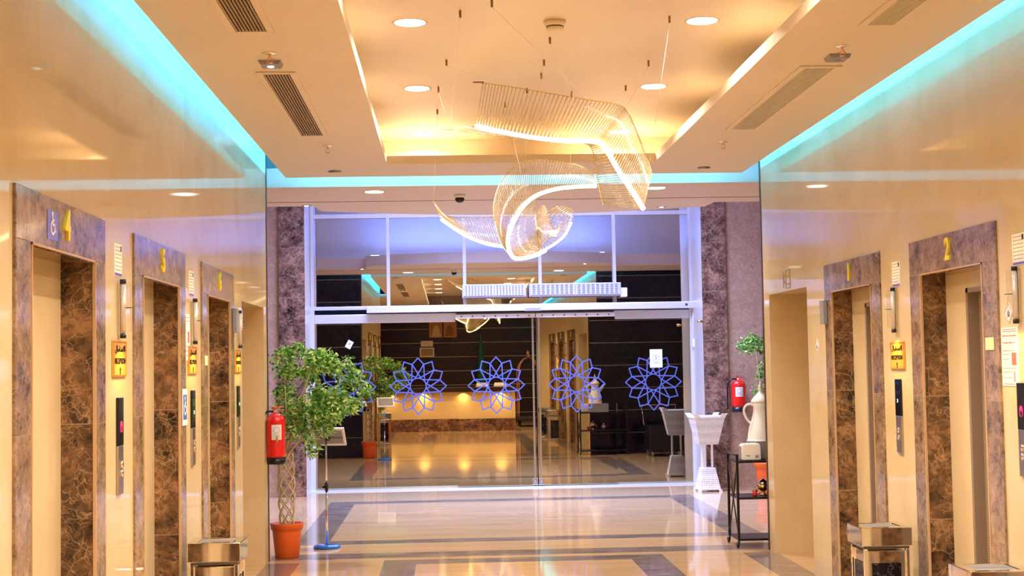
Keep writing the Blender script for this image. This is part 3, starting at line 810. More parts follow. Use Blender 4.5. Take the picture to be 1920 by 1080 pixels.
MB().lathe([(0.062,0),(0.060,-0.018),(0.052,-0.030)],(0,0,0),28).build('base','ceiling_paint',o)
MB().lathe([(0.048,-0.030),(0.048,-0.036)],(0,0,0),28).build('slot','dark_slot',o)
MB().lathe([(0.050,-0.036),(0.044,-0.050),(0.025,-0.056)],(0,0,0),28).build('cap','ceiling_paint',o)
o = thing('ceiling_camera','small dome security camera under the lobby soffit','camera',(0.145,13.4,3.2))
MB().lathe([(0.055,0),(0.055,-0.02),(0.05,-0.03)],(0,0,0),24).build('base','white_plastic',o)
MB().lathe([(0.045,-0.025),(0.044,-0.045),(0.034,-0.066),(0.012,-0.076)],(0,0,0),24).build('dome','black_gloss',o)

# cove lighting: LED strips lying on the slab edges
def led(name, label, cat, b, mat):
    o = MB().box(*b).build(name, mat); return tag(o, label, cat)
led('led_strip','cyan LED strip in the cove above lifts four to six','led strip',(-1.16,-1.15,4.7,12.0,ZT,ZT+0.012),'led_cyan')
led('led_strip','cyan LED strip in the cove above lifts one and two','led strip',(2.36,2.37,-2.7,12.0,ZT,ZT+0.012),'led_cyan')
led('led_strip','cyan LED strip along the lobby end of the ceiling slab','led strip',(-1.28,2.49,12.020,12.03,ZT,ZT+0.012),'led_cyan')
led('led_strip','blue LED strip on top of the bowed lobby soffit','led strip',(-1.2,2.6,14.33,14.36,3.37,3.385),'led_blue')
CY = (0.03,0.56,1.35)
def strip_light(name, label, loc, direction, sx, sy, power, col):
    d = Vector(direction).normalized(); q = d.to_track_quat('-Z','Y')
    o = area(name, loc, (0,0,0), sx, sy, power, col); o.rotation_euler = q.to_euler()
    return tag(o, label, 'light')
# (each is the light thrown by the LED strip it lies on)
strip_light('cove_light','light of the cyan strip above lifts four to six',(-1.17,8.35,ZT+0.025),(-1,0,0.6),7.3,0.03,125,CY)
strip_light('cove_light','light of the cyan strip above lifts one and two',(2.38,4.65,ZT+0.025),(1,0,0.6),14.6,0.03,250,CY)
strip_light('cove_light','light of the cyan strip at the lobby end of the slab',(0.6,12.07,ZT+0.08),(0,1,0.0),3.8,0.03,34,(0.08,0.66,1.1))
strip_light('cove_light','light of the blue strip on the bowed soffit',(0.7,14.35,3.40),(0,0.3,1),3.8,0.05,64,(0.15,0.26,1.0))

o = thing('added_fill_panel','unseen pale blue fill panel added in the high lobby ceiling before the glass','ceiling light',(0.75,16.9,4.30))
MB().box(-2.2,2.2,-0.6,0.6,-0.02,-0.001).build('diffuser','led_blue',o)  # added panel, out of view, that brightens the lobby floor with cool light
area('lamp',(0,0,-0.03),(0,0,0),4.3,1.1,350,(0.54,0.62,1.12),'RECTANGLE',2.0,o)

# ------------------------------------------------------------------ chandelier
LED_A = [(0.216,9.300,3.162),(0.371,9.100,3.089),(0.563,8.900,3.017),(0.747,8.700,2.963),(0.890,8.500,2.927),(0.949,8.400,2.879),(1.010,8.200,2.708),(1.065,8.050,2.571),(1.106,7.900,2.454)]
TOP_A = [(0.260,9.200,3.423),(0.440,9.000,3.358),(0.662,8.800,3.277),(0.873,8.600,3.198),(1.055,8.500,3.145),(1.099,8.400,3.079),(1.130,8.250,2.932),(1.153,8.100,2.785),(1.173,8.000,2.670)]
LOW_A = [(0.052,9.900,3.242),(0.214,9.700,3.178),(0.458,9.500,3.114),(0.693,9.300,3.052),(0.884,9.100,3.011),(0.936,8.950,2.947),(0.944,8.800,2.774),(0.954,8.700,2.652),(0.961,8.600,2.552)]
LED_B = [(0.950,8.900,2.707),(0.835,9.000,2.717),(0.707,9.100,2.714),(0.593,9.200,2.686),(0.508,9.250,2.620),(0.441,9.200,2.511),(0.400,9.100,2.393),(0.411,9.000,2.299),(0.452,8.950,2.261),(0.562,9.100,2.288),(0.652,9.300,2.337)]
TOP_B = [(0.969,9.200,2.817),(0.923,9.350,2.887),(0.813,9.500,2.945),(0.641,9.600,2.976),(0.499,9.650,2.955),(0.386,9.600,2.834),(0.329,9.500,2.660),(0.336,9.350,2.503),(0.371,9.150,2.356),(0.429,9.020,2.277),(0.511,9.100,2.268)]
IB_LED = [(0.593,9.200,2.686),(0.508,9.250,2.620),(0.441,9.200,2.511),(0.400,9.100,2.393),(0.411,9.000,2.299),(0.452,8.950,2.261),(0.562,9.100,2.288),(0.610,9.200,2.319)]
INN_B = [(0.626,9.600,2.737),(0.620,9.700,2.679),(0.615,9.700,2.625),(0.618,9.650,2.547),(0.625,9.600,2.484),(0.625,9.500,2.435),(0.628,9.450,2.402),(0.631,9.400,2.380)]
LOBE1 = [(0.610,9.200,2.319),(0.713,9.450,2.384),(0.813,9.700,2.469),(0.880,9.900,2.575),(0.905,10.000,2.653),(0.888,10.100,2.709),(0.813,10.100,2.718)]
LOBE2 = [(0.631,9.400,2.380),(0.674,9.600,2.426),(0.740,9.800,2.486),(0.756,9.900,2.510),(0.756,10.000,2.549),(0.739,10.050,2.615),(0.721,10.100,2.673)]
LOBE3 = [(0.628,9.900,2.646),(0.669,10.000,2.701),(0.703,10.050,2.714),(0.728,10.100,2.681),(0.750,10.100,2.612)]
LOBE4 = [(0.625,9.600,2.484),(0.625,9.500,2.435),(0.638,9.500,2.396),(0.689,9.700,2.441),(0.748,9.900,2.503)]
LED_C = [(-0.022,10.400,2.660),(0.043,10.300,2.603),(0.154,10.100,2.510),(0.287,9.900,2.438),(0.404,9.700,2.398)]
TOP_C = [(-0.080,10.600,2.817),(-0.021,10.500,2.733),(0.044,10.400,2.683),(0.215,10.200,2.656),(0.360,10.000,2.630)]
CO = Vector((0.6,9.2,3.5))
def spline(P, n):
    P = [Vector(p) for p in P]; Q = [P[0]*2-P[1]] + P + [P[-1]*2-P[-2]]; out = []
    for i in range(n):
        t = i/(n-1)*(len(P)-1); k = min(int(t), len(P)-2); u = t-k
        a, b, c_, d = Q[k], Q[k+1], Q[k+2], Q[k+3]
        out.append(0.5*((2*b)+(c_-a)*u+(2*a-5*b+4*c_-d)*u*u+(3*b-a-3*c_+d)*u**3) - CO)
    return out
ch = thing('ribbon_chandelier','wavy glass rod ribbon chandelier with glowing edges hanging in the coffer','chandelier',tuple(CO))
def wing(E0, E1, n, r=0.0034):
    a, b = spline(E0,n), spline(E1,n); m = MB()
    for p, q in zip(a,b): m.tube([p,q], r, 5)
    m.build('rod_screen','crystal_rod',ch)
    MB().tube(b,0.0032,6).build('edge_wire','gold',ch)
wing(LED_A,TOP_A,72); wing(LED_A,LOW_A,72); wing(LED_B,TOP_B,92); wing(IB_LED,INN_B,54)
wing(LOBE1,LOBE2,22,0.0042); wing(LOBE3,LOBE4,16,0.004); wing(LED_C,TOP_C,34,0.0048)
for L_, r, n in ((LED_A,0.013,60),(LED_B,0.012,60),(LOBE1[:4],0.007,20),(LED_C,0.009,24)):
    MB().tube(spline(L_,n), r, 8).build('glowing_edge','led_warm',ch)
MB().lathe([(0.02,-0.02),(0.02,0.02)],tuple(Vector((0.75,9.85,2.50))-CO),12).build('glowing_edge','led_warm',ch)
MB().tube([Vector((0.265,9.2,3.43))-CO,Vector((0.20,9.25,3.44))-CO],0.005,6).tube([Vector((0.05,9.9,3.24))-CO,Vector((0.0,9.95,3.25))-CO],0.005,6).build('mounting_arm','hook_brown',ch)
hooks = [((0.026,8.833),(0.35,9.1,3.40)),((-0.029,9.704),(0.05,9.9,3.24)),((-0.042,10.561),(-0.08,10.6,2.82)),((0.636,8.855),(0.60,8.85,3.31)),((0.647,9.265),(0.60,9.1,3.30)),
         ((0.629,8.241),(0.80,8.66,3.22)),((1.253,7.746),(1.16,8.02,2.70)),((1.256,9.703),(1.05,8.7,3.14)),((0.58,9.768),(0.55,9.6,2.96)),((0.263,7.378),(0.88,8.6,3.20)),((0.10,7.6),(0.05,9.9,3.24)),
         ((1.30,8.9),(0.95,9.2,2.83)),((0.9,9.9),(0.89,10.1,2.71)),((0.45,10.3),(0.60,9.9,2.65))]
for (hx,hy),(ex,ey,ez) in hooks:
    MB().tube([Vector((hx,hy,3.5))-CO,Vector((hx,hy,3.462))-CO],0.0065,8).build('ceiling_hook','hook_brown',ch)
    MB().tube([Vector((hx,hy,3.465))-CO,Vector((ex,ey,ez))-CO],0.0012,4).build('suspension_wire','white_plastic',ch)

# ------------------------------------------------------------------ litter bins
def bin_(label, loc, rz=0):
    o = thing('litter_bin', label, 'trash bin', loc, rz)
    w = 0.118
    MB().box(-w,w,-w,w,0.03,0.52).build('body','chrome',o,0.006)
    MB().box(-w-0.012,w+0.012,-w-0.012,w+0.012,0,0.03).build('plinth','chrome',o,0.003)
    for s in (-1,1):
        for q in (-1,1):
            MB().box(s*(w+0.002)-0.012,s*(w+0.002)+0.012,q*(w+0.002)-0.012,q*(w+0.002)+0.012,0.03,0.53).build('corner_post','chrome',o,0.004)
    p = 0.083
    for (a,b,c_,d) in ((-p,p,-w-0.005,-w+0.002),(-p,p,w-0.002,w+0.005)):
        MB().box(a,b,c_,d,0.08,0.45).build('marble_panel','black_marble',o)
    for (a,b,c_,d) in ((-w-0.005,-w+0.002,-p,p),(w-0.002,w+0.005,-p,p)):
        MB().box(a,b,c_,d,0.08,0.45).build('marble_panel','black_marble',o)
    MB().box(-0.130,0.130,-0.130,0.130,0.53,0.545).build('collar','dark_steel',o,0.002)
    m = MB(); R_, I = 0.145, 0.095
    m.box(-R_,R_,-R_,-I,0.545,0.65).box(-R_,R_,I,R_,0.545,0.65).box(-R_,-I,-I,I,0.545,0.65).box(I,R_,-I,I,0.545,0.65)
    m.build('ashtray_rim','chrome',o,0.004)
    MB().box(-I,I,-I,I,0.60,0.63).build('ash_sand','grey_plastic',o)
    return o
bin0 = bin_('chrome litter bin with black marble panels by the lift six surround', (-1.29,8.12,0))
b1 = dup(bin0, (2.45,8.13,0), 0, 'chrome litter bin with black marble panels between lifts one and two')
b2 = dup(bin0, (2.44,6.42,0), 0, 'chrome litter bin cut off by the picture edge, in front of lift two')

# ------------------------------------------------------------------ potted trees
def leafy(m, c, n, rad, droop=0.3, size=0.034, rng=random):
    for _ in range(int(n*1.15)):
        d = Vector((rng.gauss(0,1),rng.gauss(0,1),rng.gauss(0,1))); d.normalize(); d *= rad*rng.random()**0.5
        p = Vector(c)+d
        ax = Vector((rng.gauss(0,1),rng.gauss(0,1),rng.gauss(-droop,0.6))).normalized()
        sd = ax.cross(Vector((rng.gauss(0,1),rng.gauss(0,1),rng.gauss(0,1)))).normalized()
        s = size*rng.uniform(0.7,1.35); w = s*0.24; up = ax.cross(sd)*s*0.08
        m.add([p, p+ax*s*0.35+sd*w+up, p+ax*s*0.7+sd*w*0.7+up, p+ax*s*1.1, p+ax*s*0.7-sd*w*0.7+up, p+ax*s*0.35-sd*w+up], [(0,1,2,3),(0,3,4,5)], 0, True)
def potted_tree(label, loc, sc, blobs, boughs, seed, pot_r=0.137, pot_h=0.29, pot_mat='terracotta'):
    rng = random.Random(seed)
    o = thing('potted_tree', label, 'potted plant', loc)
    r = pot_r
    pt_ = MB().lathe([(r*0.70,0),(r*0.74,0.005),(r*0.90,pot_h*0.78),(r*0.90,pot_h*0.80),(r*0.98,pot_h*0.82),(r*1.03,pot_h*0.97),(r*1.03,pot_h),(r*0.90,pot_h),(r*0.88,pot_h*0.93)],(0,0,0),36).build('pot',pot_mat,o)
    MB().lathe([(r*0.88,pot_h*0.90),(r*0.88,pot_h*0.93),(0.01,pot_h*0.95)],(0,0,0),24).build('soil','soil',pt_)
    nst = 10
    for k in range(nst):
        pts = []; sg = 1 if k % 2 else -1
        for i in range(41):
            u = i/40; z = pot_h*0.9 + u*(0.62*sc)
            a = 2*PI*(k//2)/(nst/2) + sg*u*2*PI*1.05
            rr = (0.052+0.016*math.sin(u*PI))*sc + 0.003*sg
            pts.append((rr*math.cos(a), rr*math.sin(a), z))
        MB().tube(pts, 0.0062*sc, 6).build('braided_stem','bark',o)
    m = MB(); zt = pot_h*0.9+0.62*sc
    for b in boughs:
        m.tube([(0.03*rng.uniform(-1,1),0.03*rng.uniform(-1,1),zt-0.02), tuple(Vector(b)*0.45+Vector((0,0,zt*0.55))+Vector((rng.uniform(-.02,.02),0,0))), b], [0.008*sc,0.006*sc,0.0025*sc], 6)
    m.build('branches','bark',o)
    m = MB()
    for c_, rad, n in blobs: leafy(m, c_, n, rad, 0.5, 0.040, rng)
    m.build('foliage','leaf',o)
    return o
bl = []; bo = []
rg = random.Random(4)
for i in range(34):
    z = rg.uniform(1.06,1.74); 
    wdt = 0.30*math.sin(min(1,(1.85-z)/0.75)*PI*0.62)+0.08
    a = rg.uniform(0,2*PI); rr = wdt*rg.random()**0.5
    c_ = (0.16+rr*math.cos(a)*1.0, 0.02+rr*math.sin(a)*0.8, z)
    if c_[0] < -0.06: c_ = (c_[0]*0.2, max(0.05,c_[1]), z)
    bl.append((c_, rg.uniform(0.07,0.14), 120)); bo.append(c_)
for c_ in ((0.42,0.0,1.60),(0.50,0.0,1.52),(0.58,-0.02,1.46),(0.34,0.0,1.70),(0.48,0.02,1.36),(0.54,0,1.28),(0.40,-0.03,1.14),(0.66,0.0,1.40),(0.60,0.0,1.55),(0.52,0.0,1.64),(0.60,0.03,1.30),(0.10,0.0,1.78),(0.02,0.0,1.74),(0.20,0,0.98),(0.22,0,0.90)):
    bl.append((c_,0.075,64)); bo.append(c_)
potted_tree('tall potted ficus with braided stem in an orange pot', (-1.375,12.32,0), 1.0, bl, bo[:12], 11)
bl = []; bo = []
for i in range(22):
    c_ = (rg.uniform(-0.26,0.2), rg.uniform(-0.15,0.15), rg.uniform(1.42,1.86)); bl.append((c_,rg.uniform(0.07,0.12),90)); bo.append(c_)
for i in range(6):
    c_ = (rg.uniform(-0.1,0.15), rg.uniform(-0.1,0.1), rg.uniform(1.05,1.4)); bl.append((c_,0.09,50)); bo.append(c_)
potted_tree('potted ficus half hidden behind the big white coffee pot', (3.87,17.3,0), 1.0, bl, bo[:14], 5, pot_r=0.16, pot_h=0.36)

# ------------------------------------------------------------------ fire extinguishers
def extinguisher(label, loc, rz, h, r, side):
    o = thing('fire_extinguisher', label, 'fire extinguisher', loc, rz)
    k = r/0.078
    MB().lathe([(r*0.98,0.055*k),(r,0.08*k),(r,h*0.80),(r*0.92,h*0.87),(r*0.62,h*0.93),(r*0.3,h*0.955)],(0,0,0),32).build('cylinder','red_paint',o)
    MB().lathe([(r*0.96,0.0),(r*1.0,0.006),(r*1.0,0.055*k)],(0,0,0),32).build('base_boot','black',o)
    MB().lathe([(r*0.28,h*0.95),(r*0.28,h*1.0)],(0,0,0),16).build('valve','chrome',o)
    MB().box(-r*0.25,r*0.9,-0.012,0.012,h*1.0,h*1.02).box(-r*0.25,r*0.75,-0.010,0.010,h*1.055,h*1.075).box(-r*0.3,-r*0.1,-0.01,0.01,h*0.98,h*1.07).build('handle','red_paint',o,0.003)
    s = side
    MB().tube([(s*-r*0.2,0,h*0.98),(s*-r*0.9,-0.0,h*0.99),(s*-r*1.35,0,h*0.90),(s*-r*1.6,0,h*0.72),(s*-r*1.62,0,h*0.45),(s*-r*1.6,0,h*0.08)],0.0095*k,8).build('hose','black',o)
    m = MB(); n = 8
    for q in range(n):
        a0 = math.radians(-125+62*q/n); a1 = math.radians(-125+62*(q+1)/n); R1 = r*1.012
        m.quad((R1*math.cos(a0),R1*math.sin(a0),h*0.46),(R1*math.cos(a1),R1*math.sin(a1),h*0.46),(R1*math.cos(a1),R1*math.sin(a1),h*0.74),(R1*math.cos(a0),R1*math.sin(a0),h*0.74))
    lb = m.build('label','paper',o)
    m = MB()
    for q in range(14):
        a0 = math.radians(-94+20*math.cos(2*PI*q/14)); z0 = h*0.64+h*0.055*math.sin(2*PI*q/14)
        a1 = math.radians(-94+20*math.cos(2*PI*(q+1)/14)); z1 = h*0.64+h*0.055*math.sin(2*PI*(q+1)/14)
        m.tube([(r*1.02*math.cos(a0),r*1.02*math.sin(a0),z0),(r*1.02*math.cos(a1),r*1.02*math.sin(a1),z1)],0.002,4)
    for zz in (0.50,0.53,0.56):
        m.tube([(r*1.02*math.cos(math.radians(-118+48*q/6)),r*1.02*math.sin(math.radians(-118+48*q/6)),h*zz) for q in range(7)],0.0016,4)
    m.build('label_print','ink',lb)
    MB().box(-r*0.5,r*0.5,r*0.95,r*1.12,h*0.7,h*0.74).build('wall_bracket','dark_steel',o)
    return o
extinguisher('red fire extinguisher hanging at the wall corner in front of the potted tree', (-1.418,11.96,0.812), 0.25, 0.44,0.0775, 1)
extinguisher('red fire extinguisher on the brown marble wall behind the coffee trolley', (3.655,17.87,0.955), -0.05, 0.42,0.088, 1)
t = thing('extinguisher_tag','small gold paper tag hanging from the extinguisher by the potted tree','tag',(-1.40,11.873,1.02))
MB().prism([(-0.008,-0.03),(0.010,-0.02),(0.006,0.03),(-0.006,0.02)],'y',-0.002,0.0).build('card','gold',t)

# ------------------------------------------------------------------ sign stand
o = thing('sign_stand','chrome sign stand with blue round base and tilted board','sign stand',(-1.085,12.88,0))
MB().lathe([(0.115,0),(0.122,0.008),(0.120,0.022),(0.095,0.030),(0.012,0.034)],(0,0,0),40).build('base_disc','blue_paint',o)
MB().lathe([(0.0105,0.03),(0.0105,0.53)],(0,0,0),16).build('lower_pole','chrome',o)
MB().lathe([(0.0075,0.55),(0.0075,0.95)],(0,0,0),16).build('upper_pole','chrome',o)
MB().lathe([(0.0165,0.505),(0.0165,0.575)],(0,0,0),16).box(-0.035,-0.012,-0.006,0.006,0.53,0.55).build('height_collar','black',o)
bd = MB().box(-0.125,0.135,-0.006,0.006,-0.085,0.085)
bo_ = bd.build('board_back','grey_plastic',o,0.002)
m = MB(); m.box(-0.143,0.153,-0.009,0.009,0.08,0.103).box(-0.143,0.153,-0.009,0.009,-0.103,-0.08).box(-0.143,-0.12,-0.009,0.009,-0.08,0.08).box(0.13,0.153,-0.009,0.009,-0.08,0.08)
fr_ = m.build('board_frame','white_plastic',o,0.003)
rib = MB().box(-0.12,0.13,-0.011,-0.005,-0.012,-0.006).build('board_rib','dark_steel',o)
for q in (bo_,fr_,rib):
    q.rotation_euler = (math.radians(40),0,math.radians(-6)); q.location = (0.02,-0.0,0.985)
MB().lathe([(0.018,-0.02),(0.018,0.02)],(0.015,-0.01,0.965),12,0,True,'x').build('tilt_joint','black',o)

# ------------------------------------------------------------------ white lattice stand
o = thing('lattice_stand','white lattice patterned hourglass stand beside the entrance glass','stand',(3.19,17.62,0),0.06)
def frustum(w0,d0,w1,d1,z0,z1,mat,name):
    lo = [(-w0,-d0,z0),(w0,-d0,z0),(w0,d0,z0),(-w0,d0,z0)]; hi = [(-w1,-d1,z1),(w1,-d1,z1),(w1,d1,z1),(-w1,d1,z1)]
    return MB().hexa(lo,hi).build(name,mat,o,0.004)
frustum(0.135,0.135,0.083,0.083,0.02,0.29,'lattice_white','base')
MB().box(-0.145,-0.11,-0.145,-0.11,0,0.025).box(0.11,0.145,-0.145,-0.11,0,0.025).box(-0.145,-0.11,0.11,0.145,0,0.025).box(0.11,0.145,0.11,0.145,0,0.025).build('base_feet','white_plastic',o)
for s in (-1,1):
    MB().box(s*0.062-0.012,s*0.062+0.012,-0.014,0.014,0.285,0.58).build('post','white_plastic',o,0.003)
frustum(0.117,0.117,0.190,0.190,0.575,0.915,'lattice_white','bowl')
m = MB()
for s in (-1,1):
    for q in (-1,1):
        m.hexa([(s*0.12,q*0.194-0.006,0.915),(s*0.19,q*0.194-0.006,0.915),(s*0.19,q*0.194+0.006,0.915),(s*0.12,q*0.194+0.006,0.915)],[(s*0.150,q*0.21-0.006,0.955),(s*0.222,q*0.21-0.006,0.958),(s*0.222,q*0.21+0.006,0.958),(s*0.150,q*0.21+0.006,0.955)])
m.box(-0.192,0.192,-0.197,-0.187,0.905,0.925).box(-0.192,0.192,0.187,0.197,0.905,0.925).box(-0.197,-0.187,-0.192,0.192,0.905,0.925).box(0.187,0.197,-0.192,0.192,0.905,0.925)
m.build('bowl_rim','white_plastic',o)

# ------------------------------------------------------------------ coffee trolley and what stands on it
TX, TY = 2.80, 12.40
o = thing('coffee_trolley','black metal trolley with three shelves at the wall corner','trolley',(TX,TY,0))
TL, TD = 0.335, 0.20
for s in (-1,1):
    for q in (-1,1):
        lg = MB().box(s*TL-0.011,s*TL+0.011,q*TD-0.011,q*TD+0.011,0.065,0.80).build('leg','black_metal',o,0.003)
        MB().lathe([(0.024,-0.010),(0.028,0),(0.024,0.010)],(s*TL-0.01,q*TD,0.030),16,0,True,'x').tube([(s*TL,q*TD,0.030),(s*TL,q*TD,0.068)],0.008,6).build('caster','black',lg)
for z in (0.075,0.425,0.735):
    MB().box(-TL,TL,-TD,TD,z-0.012,z+0.006).build('shelf','black_metal',o,0.002)
for s in (-1,1):
    MB().tube([(s*TL,-TD,0.79),(s*TL,TD,0.79)],0.009,8).build('end_handle','black_metal',o)
    MB().tube([(s*TL,-TD,0.73),(s*TL,TD,0.09)],0.006,6).tube([(s*TL,TD,0.73),(s*TL,-TD,0.09)],0.006,6).build('cross_brace','black_metal',o)
o = thing('diffuser_box','white rounded box with dark grille side on the trolley top','speaker',(2.60,12.295,0.742))
MB().prism([(-0.085,0.0),(0.085,0.0),(0.083,0.125),(0.070,0.142),(-0.070,0.142),(-0.085,0.125)],'y',-0.06,0.06).build('body','white_plastic',o,0.012)
MB().box(-0.0875,-0.084,-0.045,0.045,0.02,0.12).build('side_grille','grey_plastic',o)
MB().box(-0.045,-0.015,-0.0615,-0.059,0.035,0.045).box(0.03,0.06,-0.0615,-0.059,0.02,0.045).build('printing','ink',o)
o = thing('display_plinth','dark grey block under the big white coffee pot','plinth',(2.80,12.49,0.742))
MB().box(-0.165,0.165,-0.12,0.12,0,0.145).build('block','grey_plastic',o,0.004)
o = thing('coffee_pot','large white Arabic coffee pot with tall pointed lid','coffee pot',(2.745,12.49,0.888))
MB().lathe([(0.120,0),(0.126,0.006),(0.120,0.03),(0.118,0.06),(0.105,0.13),(0.080,0.20),(0.066,0.26),(0.064,0.30),(0.078,0.345)],(0,0,0),36).build('body','porcelain',o)
MB().lathe([(0.127,0.004),(0.129,0.010),(0.125,0.018)],(0,0,0),36).build('foot_ring','porcelain',o)
MB().lathe([(0.083,0.343),(0.085,0.352),(0.070,0.375),(0.040,0.405),(0.018,0.43),(0.010,0.445),(0.018,0.457),(0.010,0.47),(0.014,0.483),(0.006,0.495),(0.002,0.525)],(0,0,0),32).build('lid','porcelain',o)
MB().tube([(-0.065,0,0.318),(-0.085,0,0.327),(-0.105,0,0.328),(-0.124,0,0.320),(-0.139,0,0.304),(-0.147,0,0.284),(-0.149,0,0.262),(-0.144,0,0.238),(-0.134,0,0.214),(-0.120,0,0.190),(-0.104,0,0.170),(-0.088,0,0.155)],0.0105,10).build('handle','porcelain',o)
MB().tube([(0.075,0,0.22),(0.12,0,0.27),(0.16,0,0.33),(0.19,0,0.335)],[0.03,0.022,0.015,0.008],10).build('spout','porcelain',o)
o = thing('tea_urn','small ornate gold and silver tea urn on the middle shelf','urn',(2.72,12.36,0.432))
MB().lathe([(0.035,0),(0.035,0.012),(0.014,0.02),(0.014,0.035),(0.045,0.055),(0.056,0.075),(0.050,0.095),(0.030,0.105)],(0,0,0),24).build('body','gold',o)
MB().lathe([(0.046,0.098),(0.048,0.104),(0.036,0.122),(0.014,0.135),(0.006,0.142),(0.009,0.15),(0.002,0.16)],(0,0,0),24).build('lid','chrome',o)
MB().tube([(-0.05,0,0.08),(-0.07,0,0.085),(-0.075,0,0.065)],0.004,6).tube([(0.05,0,0.08),(0.07,0,0.085),(0.075,0,0.065)],0.004,6).build('handle','chrome',o)
cup = thing('tea_glass','small red and gold tea glass in front of the urn','cup',(2.635,12.30,0.432))
MB().lathe([(0.017,0),(0.020,0.01),(0.016,0.02),(0.024,0.048),(0.021,0.048)],(0,0,0),20).build('glass_body','red_paint',cup)
MB().lathe([(0.0245,0.044),(0.0255,0.052),(0.022,0.052)],(0,0,0),20).build('rim','gold',cup)
for x, y, l in ((2.80,12.28,'small red and gold tea glass hidden by the wall edge'),(2.655,12.42,'small red and gold tea glass behind the urn')):
    dup(cup,(x,y,0.432),0,l)
o = thing('sugar_pot','silver sugar pot beside the tea urn','pot',(2.90,12.40,0.432))
MB().lathe([(0.03,0),(0.03,0.006),(0.045,0.03),(0.048,0.055),(0.035,0.07)],(0,0,0),24).build('body','chrome',o)
MB().lathe([(0.04,0.068),(0.03,0.085),(0.008,0.10),(0.01,0.108),(0.002,0.115)],(0,0,0),24).build('lid','chrome',o)

# ------------------------------------------------------------------ reception end of the hall (seen mirrored in the entrance glass)
o = thing('reception_desk','long reception desk with lit golden front, seen mirrored in the glass doors','desk',(0.05,2.35,0))
MB().box(-1.70,1.60,-0.30,0.32,0,0.30).build('marble_base','pillar_marble',o)
MB().box(-1.70,1.60,-0.30,0.26,0.30,0.95).build('front_panel','desk_panel',o)
MB().box(-1.72,1.62,-0.34,0.38,0.95,1.06).build('counter_top','wood_dark',o,0.006)
for x in (-0.62,0.34,1.24,-1.45):
    area('lamp',(x,0.32,0.94),(0,0,0),0.05,0.05,4,(1.0,0.70,0.30),'DISK',2.4,o)
for lab, x, y in (('white box on the reception counter, the one by the desk middle',0.86,2.30),('white box on the reception counter, the one near its end',1.30,2.32)):
    t = thing('counter_box', lab, 'box', (x,y,1.06))
    MB().box(-0.16,0.16,-0.10,0.10,0,0.04).box(-0.14,0.14,-0.015,0.015,0.04,0.10).build('body','white_plastic',t,0.008)
for i, x in enumerate((-0.28,0.09)):
    t = thing('framed_portrait', ('framed portrait of a person in a white headscarf' if i == 0 else 'framed portrait of a person in a brown robe') + ' on the dark panelled wall', 'picture', (x,-2.795,2.62))
    MB().box(-0.20,0.20,0,0.03,-0.23,0.23).build('frame','sign_gold',t)
    MB().box(-0.17,0.17,0.03,0.033,-0.20,0.20).build('picture','portrait',t)
    MB().prism([(-0.13,-0.20),(0.13,-0.20),(0.09,-0.02),(0.05,0.10),(-0.05,0.10),(-0.09,-0.02)],'y',0.033,0.036).build('painted_robe','portrait_cloth' if i == 0 else 'wood_slat',t)
t = thing('wall_picture','small landscape picture in a pale frame on the dark panelled wall','picture',(-0.55,-2.795,1.98))
MB().box(-0.20,0.20,0,0.02,-0.13,0.13).build('frame','paper',t); MB().box(-0.17,0.17,0.02,0.024,-0.10,0.10).build('picture','vent_paint',t)
t = thing('wall_notice','cream certificate above the small landscape picture','notice',(-0.55,-2.795,2.22))
MB().box(-0.17,0.17,0,0.01,-0.08,0.08).build('sheet','paper',t)
t = thing('flag','furled dark green flag on a silver pole behind the desk','flag',(0.95,-2.3,0))
MB().tube([(0,0,0),(0,0,2.45)],0.010,8).lathe([(0.14,0),(0.14,0.03)],(0,0,0),20).build('pole','chrome',t)
MB().lathe([(0.03,2.35),(0.05,2.2),(0.09,1.7),(0.13,1.1),(0.11,0.9)],(0,0,0),9).build('cloth','green_cloth',t)
t = thing('luggage_cart','copper birdcage luggage cart beside the reception desk','luggage cart',(2.10,0.4,0))
MB().box(-0.30,0.30,-0.5,0.5,0.16,0.24).build('platform','wood_dark',t,0.01)
for s in (-1,1):
    for q in (-1,1):
        MB().lathe([(0.07,-0.02),(0.07,0.02)],(s*0.24,q*0.42,0.07),14,0,True,'x').tube([(s*0.24,q*0.42,0.07),(s*0.24,q*0.42,0.17)],0.02,6).build('wheel','black',t)
        pts = [(s*0.27,q*0.45,0.22),(s*0.27,q*0.45,1.35)]
        for k in range(1,9):
            a = PI/2*k/8; pts.append((s*0.27*math.cos(a),q*0.45*math.cos(a),1.35+0.42*math.sin(a)))
        MB().tube(pts,0.016,8).build('hoop','copper',t)
MB().lathe([(0.01,1.77),(0.05,1.80),(0.03,1.85),(0.045,1.89),(0.005,1.95)],(0,0,0),16).build('finial','copper',t)
t = thing('cleaning_cart','low dark blue cart standing against the black granite wall','cart',(3.68,13.1,0))
MB().box(-0.28,0.28,-0.35,0.35,0.10,0.52).build('tub','black',t,0.02)
for s in (-1,1):
    for q in (-1,1):
        MB().lathe([(0.05,-0.015),(0.05,0.015)],(s*0.22,q*0.28,0.05),14,0,True,'x').box(s*0.22-0.01,s*0.22+0.01,q*0.28-0.01,q*0.28+0.01,0.05,0.11).build('wheel','grey_plastic',t)
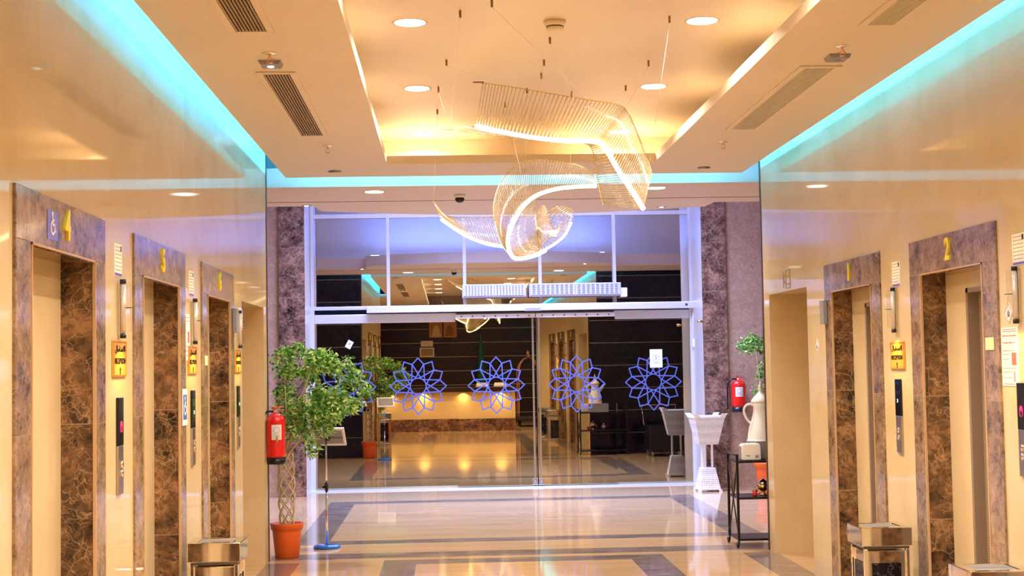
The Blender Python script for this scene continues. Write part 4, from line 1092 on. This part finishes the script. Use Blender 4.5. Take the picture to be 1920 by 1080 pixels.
MB().tube([(-0.27,-0.35,0.5),(-0.3,-0.45,0.85),(0.3,-0.45,0.85),(0.27,-0.35,0.5)],0.012,6).build('push_handle','chrome',t)

# ------------------------------------------------------------------ lights inside the fittings
def pt(name, loc, power, col, r=0.02, parent=None):
    l = bpy.data.lights.new(name,'POINT'); l.energy = power; l.color = col; l.shadow_soft_size = r
    o = bpy.data.objects.new(name,l); COL.objects.link(o); o.location = loc
    if parent: o.parent = parent
    return o
for s in [x for x in bpy.data.objects if x.name.startswith('wall_sconce') and x.parent is None]:
    for z_, rx, pw in ((-0.14, 0.10, 5.0), (0.14, PI-0.2, 0.3)):
        l = bpy.data.lights.new('lamp','SPOT'); l.energy = pw; l.color = (1.0,0.86,0.12); l.spot_size = 2.2; l.spot_blend = 0.9; l.shadow_soft_size = 0.015
        q = bpy.data.objects.new('lamp',l); COL.objects.link(q); q.parent = s; q.location = (0,-0.09,z_); q.rotation_euler = (rx,0,0)

# ------------------------------------------------------------------ world, camera, view
w = bpy.data.worlds.new('World'); S.world = w; w.use_nodes = True
bg = w.node_tree.nodes['Background']; bg.inputs[0].default_value = (0.02,0.03,0.10,1); bg.inputs[1].default_value = 0.25
cam = bpy.data.cameras.new('Camera'); co = bpy.data.objects.new('Camera',cam); COL.objects.link(co)
R = Vector((0.99881697,-0.04542927,-0.01734494)); U = Vector((0.01488423,-0.05395491,0.99843244)); F = Vector((0.0462939,0.99750942,0.0532149))
mt = Matrix((R,U,-F)).transposed().to_4x4(); mt.translation = Vector((0,0,1.6)); co.matrix_world = mt
cam.sensor_width = 36; cam.lens = 2685.18/1920*36; cam.clip_start = 0.05
S.camera = co
S.view_settings.view_transform = 'Standard'; S.view_settings.look = 'None'; S.view_settings.gamma = 1.0
S.view_settings.exposure = 0.16
try: S.view_settings.use_curve_mapping = False
except Exception: pass
S.cycles.use_denoising = True
S.cycles.max_bounces = 10; S.cycles.glossy_bounces = 5; S.cycles.transparent_max_bounces = 24; S.cycles.diffuse_bounces = 4
S.cycles.sample_clamp_indirect = 8.0
S.cycles.caustics_reflective = False; S.cycles.caustics_refractive = False
